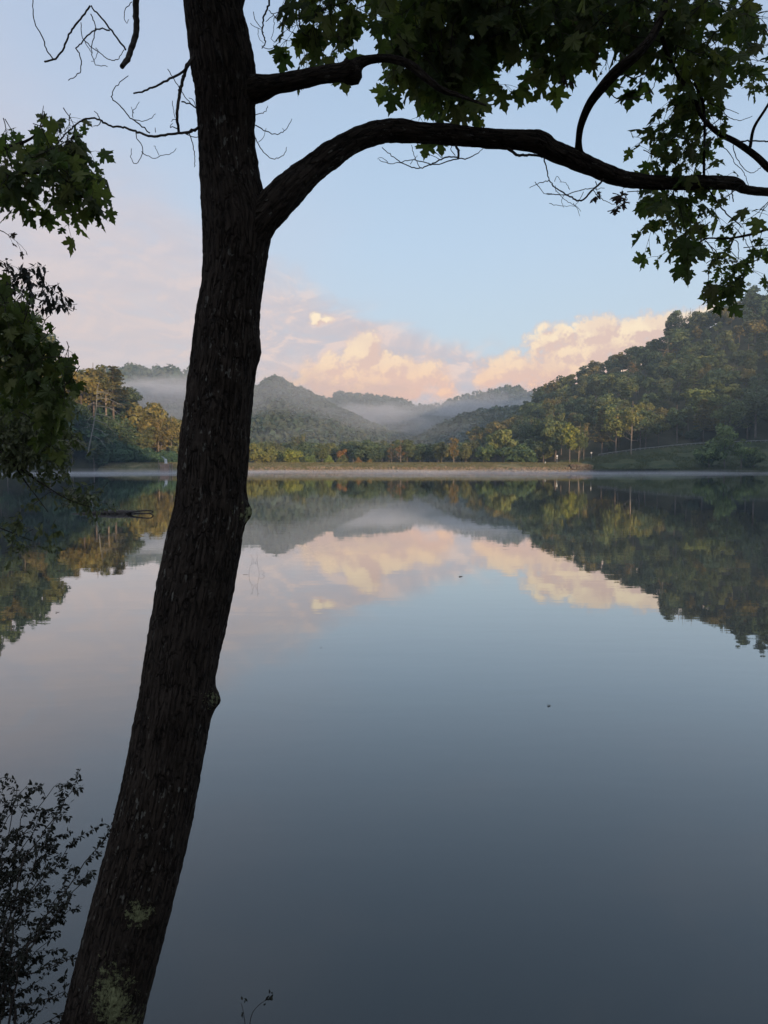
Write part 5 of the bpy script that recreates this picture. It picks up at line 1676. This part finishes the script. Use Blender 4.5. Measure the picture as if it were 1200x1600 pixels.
# drowned twig sticking out of the water
c = on_water(400, 898)
dt = empty('dead_twig', (c[0], c[1], 0), 'faint thin arch of drowned twigs standing out of the water right of the trunk', 'twig')
acc = LAcc()
M_greytwig = simple_mat('bleached_twig', (0.20, 0.17, 0.16, 1), (0.28, 0.25, 0.23, 1), 30, .9)
for pts in ([(389, 898), (390, 888), (393, 882), (397, 880), (402, 882), (404, 890), (406, 899)], [(380, 897.6), (392, 898), (404, 898.6), (412, 899)], [(393, 882), (394, 872), (393, 866)], [(402, 882), (402, 870), (401, 862)],
            [(404, 893), (411, 892), (413, 896)], [(406, 899), (411, 897), (414, 893)], [(393, 870), (391, 867)], [(401, 869), (404, 868)], [(397, 880), (395, 873)], [(399, 880), (401, 874)]):
    Q = spline([at(x, y, c[1] + .02 * k) for k, (x, y) in enumerate(pts)], .03)
    tube(acc, Q, np.linspace(.0026, .0018, len(Q)), 4, 0, .3, rng)
acc.obj('branch', [M_greytwig], dt)
for (px, py, s, lab) in ((720, 901, .10, 'tiny dark leaf floating on the pink cloud reflection'), (858, 1103, .045, 'tiny dark leaf floating on the open blue water'), (90, 957, .07, 'tiny dark leaf floating left of the trunk under the hill reflection'), (502, 1012, .03, 'faint speck of leaf floating near the middle of the lake')):
    c = on_water(px, py)
    acc = LAcc()
    leaves(acc, np.array([[c[0] - s / 2, c[1], .006]] * 2), np.array([[1, .2, .02], [.8, -.4, .12]]), np.array([[0, 0, 1.0], [0, .3, 1]]), np.array([s, s * .6]), rng, 'oval')
    o = acc.obj('floating_leaf', [M_dry])
    tag(o, lab, 'leaf')


# ================================================================ MIST AND HAZE
def vol_mat(name, dens, col=(0.93, 0.95, 1.0, 1), aniso=0.0):
    m, q, o = mat(name)
    v = q.node('ShaderNodeVolumePrincipled')
    v.inputs['Color'].default_value = col
    v.inputs['Density'].default_value = dens
    v.inputs['Anisotropy'].default_value = aniso
    q.l.new(v.outputs[0], o.inputs['Volume'])
    return m


def puff(c, r, dens, seed, label, amp=.25, zmin=None, sub=4, col=(0.95, 0.95, 1.0, 1)):
    me = bpy.data.meshes.new('mist')
    import bmesh
    bm = bmesh.new()
    bmesh.ops.create_icosphere(bm, subdivisions=sub, radius=1.0)
    for v in bm.verts:
        n = mnoise.fractal(v.co * 1.6 + Vector((seed * 7.1, 0, 0)), 1, 2, 3)
        k = 1 + amp * n
        v.co = Vector((v.co.x * r[0] * k, v.co.y * r[1] * k, v.co.z * r[2] * (1 + amp * 2.0 * n)))
        if zmin is not None:
            v.co.z = max(v.co.z, zmin - c[2])
    bm.to_mesh(me)
    bm.free()
    for p_ in me.polygons:
        p_.use_smooth = True
    me.materials.append(vol_mat('mist_air', dens, col))
    o = bpy.data.objects.new('mist', me)
    o.location = c
    COL.objects.link(o)
    return tag(o, label, 'mist', kind='stuff')


MIST = True
if MIST:
    random.seed(8)
    for k in range(20):
        yy = random.uniform(168, 236)
        xx = random.uniform(-.48, .5) * yy
        puff((xx, yy, .03), (random.uniform(18, 46), min(random.uniform(8, 22), 243 - yy), random.uniform(.35, 1.1)), random.uniform(.004, .010), 20 + k,
             'wisps of low mist drifting over the far water in front of the dam', .4, .02, sub=4)
    for k, (xx, rx_, dd) in enumerate(((-62, 34, .018), (-8, 44, .026), (38, 36, .022), (84, 40, .016))):
        puff((xx, 236.5, .03), (rx_, 6.5, .62), dd * .6, 60 + k, 'thin bright strip of mist along the toe of the dam and the far shore', .3, .02)
    random.seed(15)
    for k in range(6):
        puff(tuple(at(random.uniform(190, 300), random.uniform(604, 626), random.uniform(720, 880))), (random.uniform(50, 100), random.uniform(40, 80), random.uniform(6, 13)), random.uniform(.002, .0045), 100 + k,
             'soft bank of mist in front of the distant ridge on the left', .55)
    for k in range(9):
        px = 480 + 42 * k + random.uniform(-15, 15)
        puff(tuple(at(px, 655 - .075 * (px - 480) + random.uniform(-7, 7), random.uniform(760, 900))), (random.uniform(40, 85), random.uniform(50, 100), random.uniform(6, 13)), random.uniform(.0018, .0045), 120 + k,
             'soft drifting mist in the central valley under the far ridge', .55)
    puff(tuple(at(420, 640, 590)), (120, 70, 30), .0038, 7, 'thin mist on the flank of the peaked hill', .45)
    puff(tuple(at(700, 680, 420)), (95, 30, 12), .002, 9, 'thin blue mist before the low spur', .5)
# the air itself
acc = Acc()
x0, x1, y0, y1, z0, z1 = -1500, 1500, -460, 1420, -3.6, 190
acc.add([[x, y, z] for x in (x0, x1) for y in (y0, y1) for z in (z0, z1)], [[0, 1, 3, 2], [4, 6, 7, 5], [0, 4, 5, 1], [2, 3, 7, 6], [0, 2, 6, 4], [1, 5, 7, 3]])
hz = acc.obj('haze', [vol_mat('haze_air', 0.00034, (0.66, 0.85, 1.0, 1))])
tag(hz, kind='stuff')
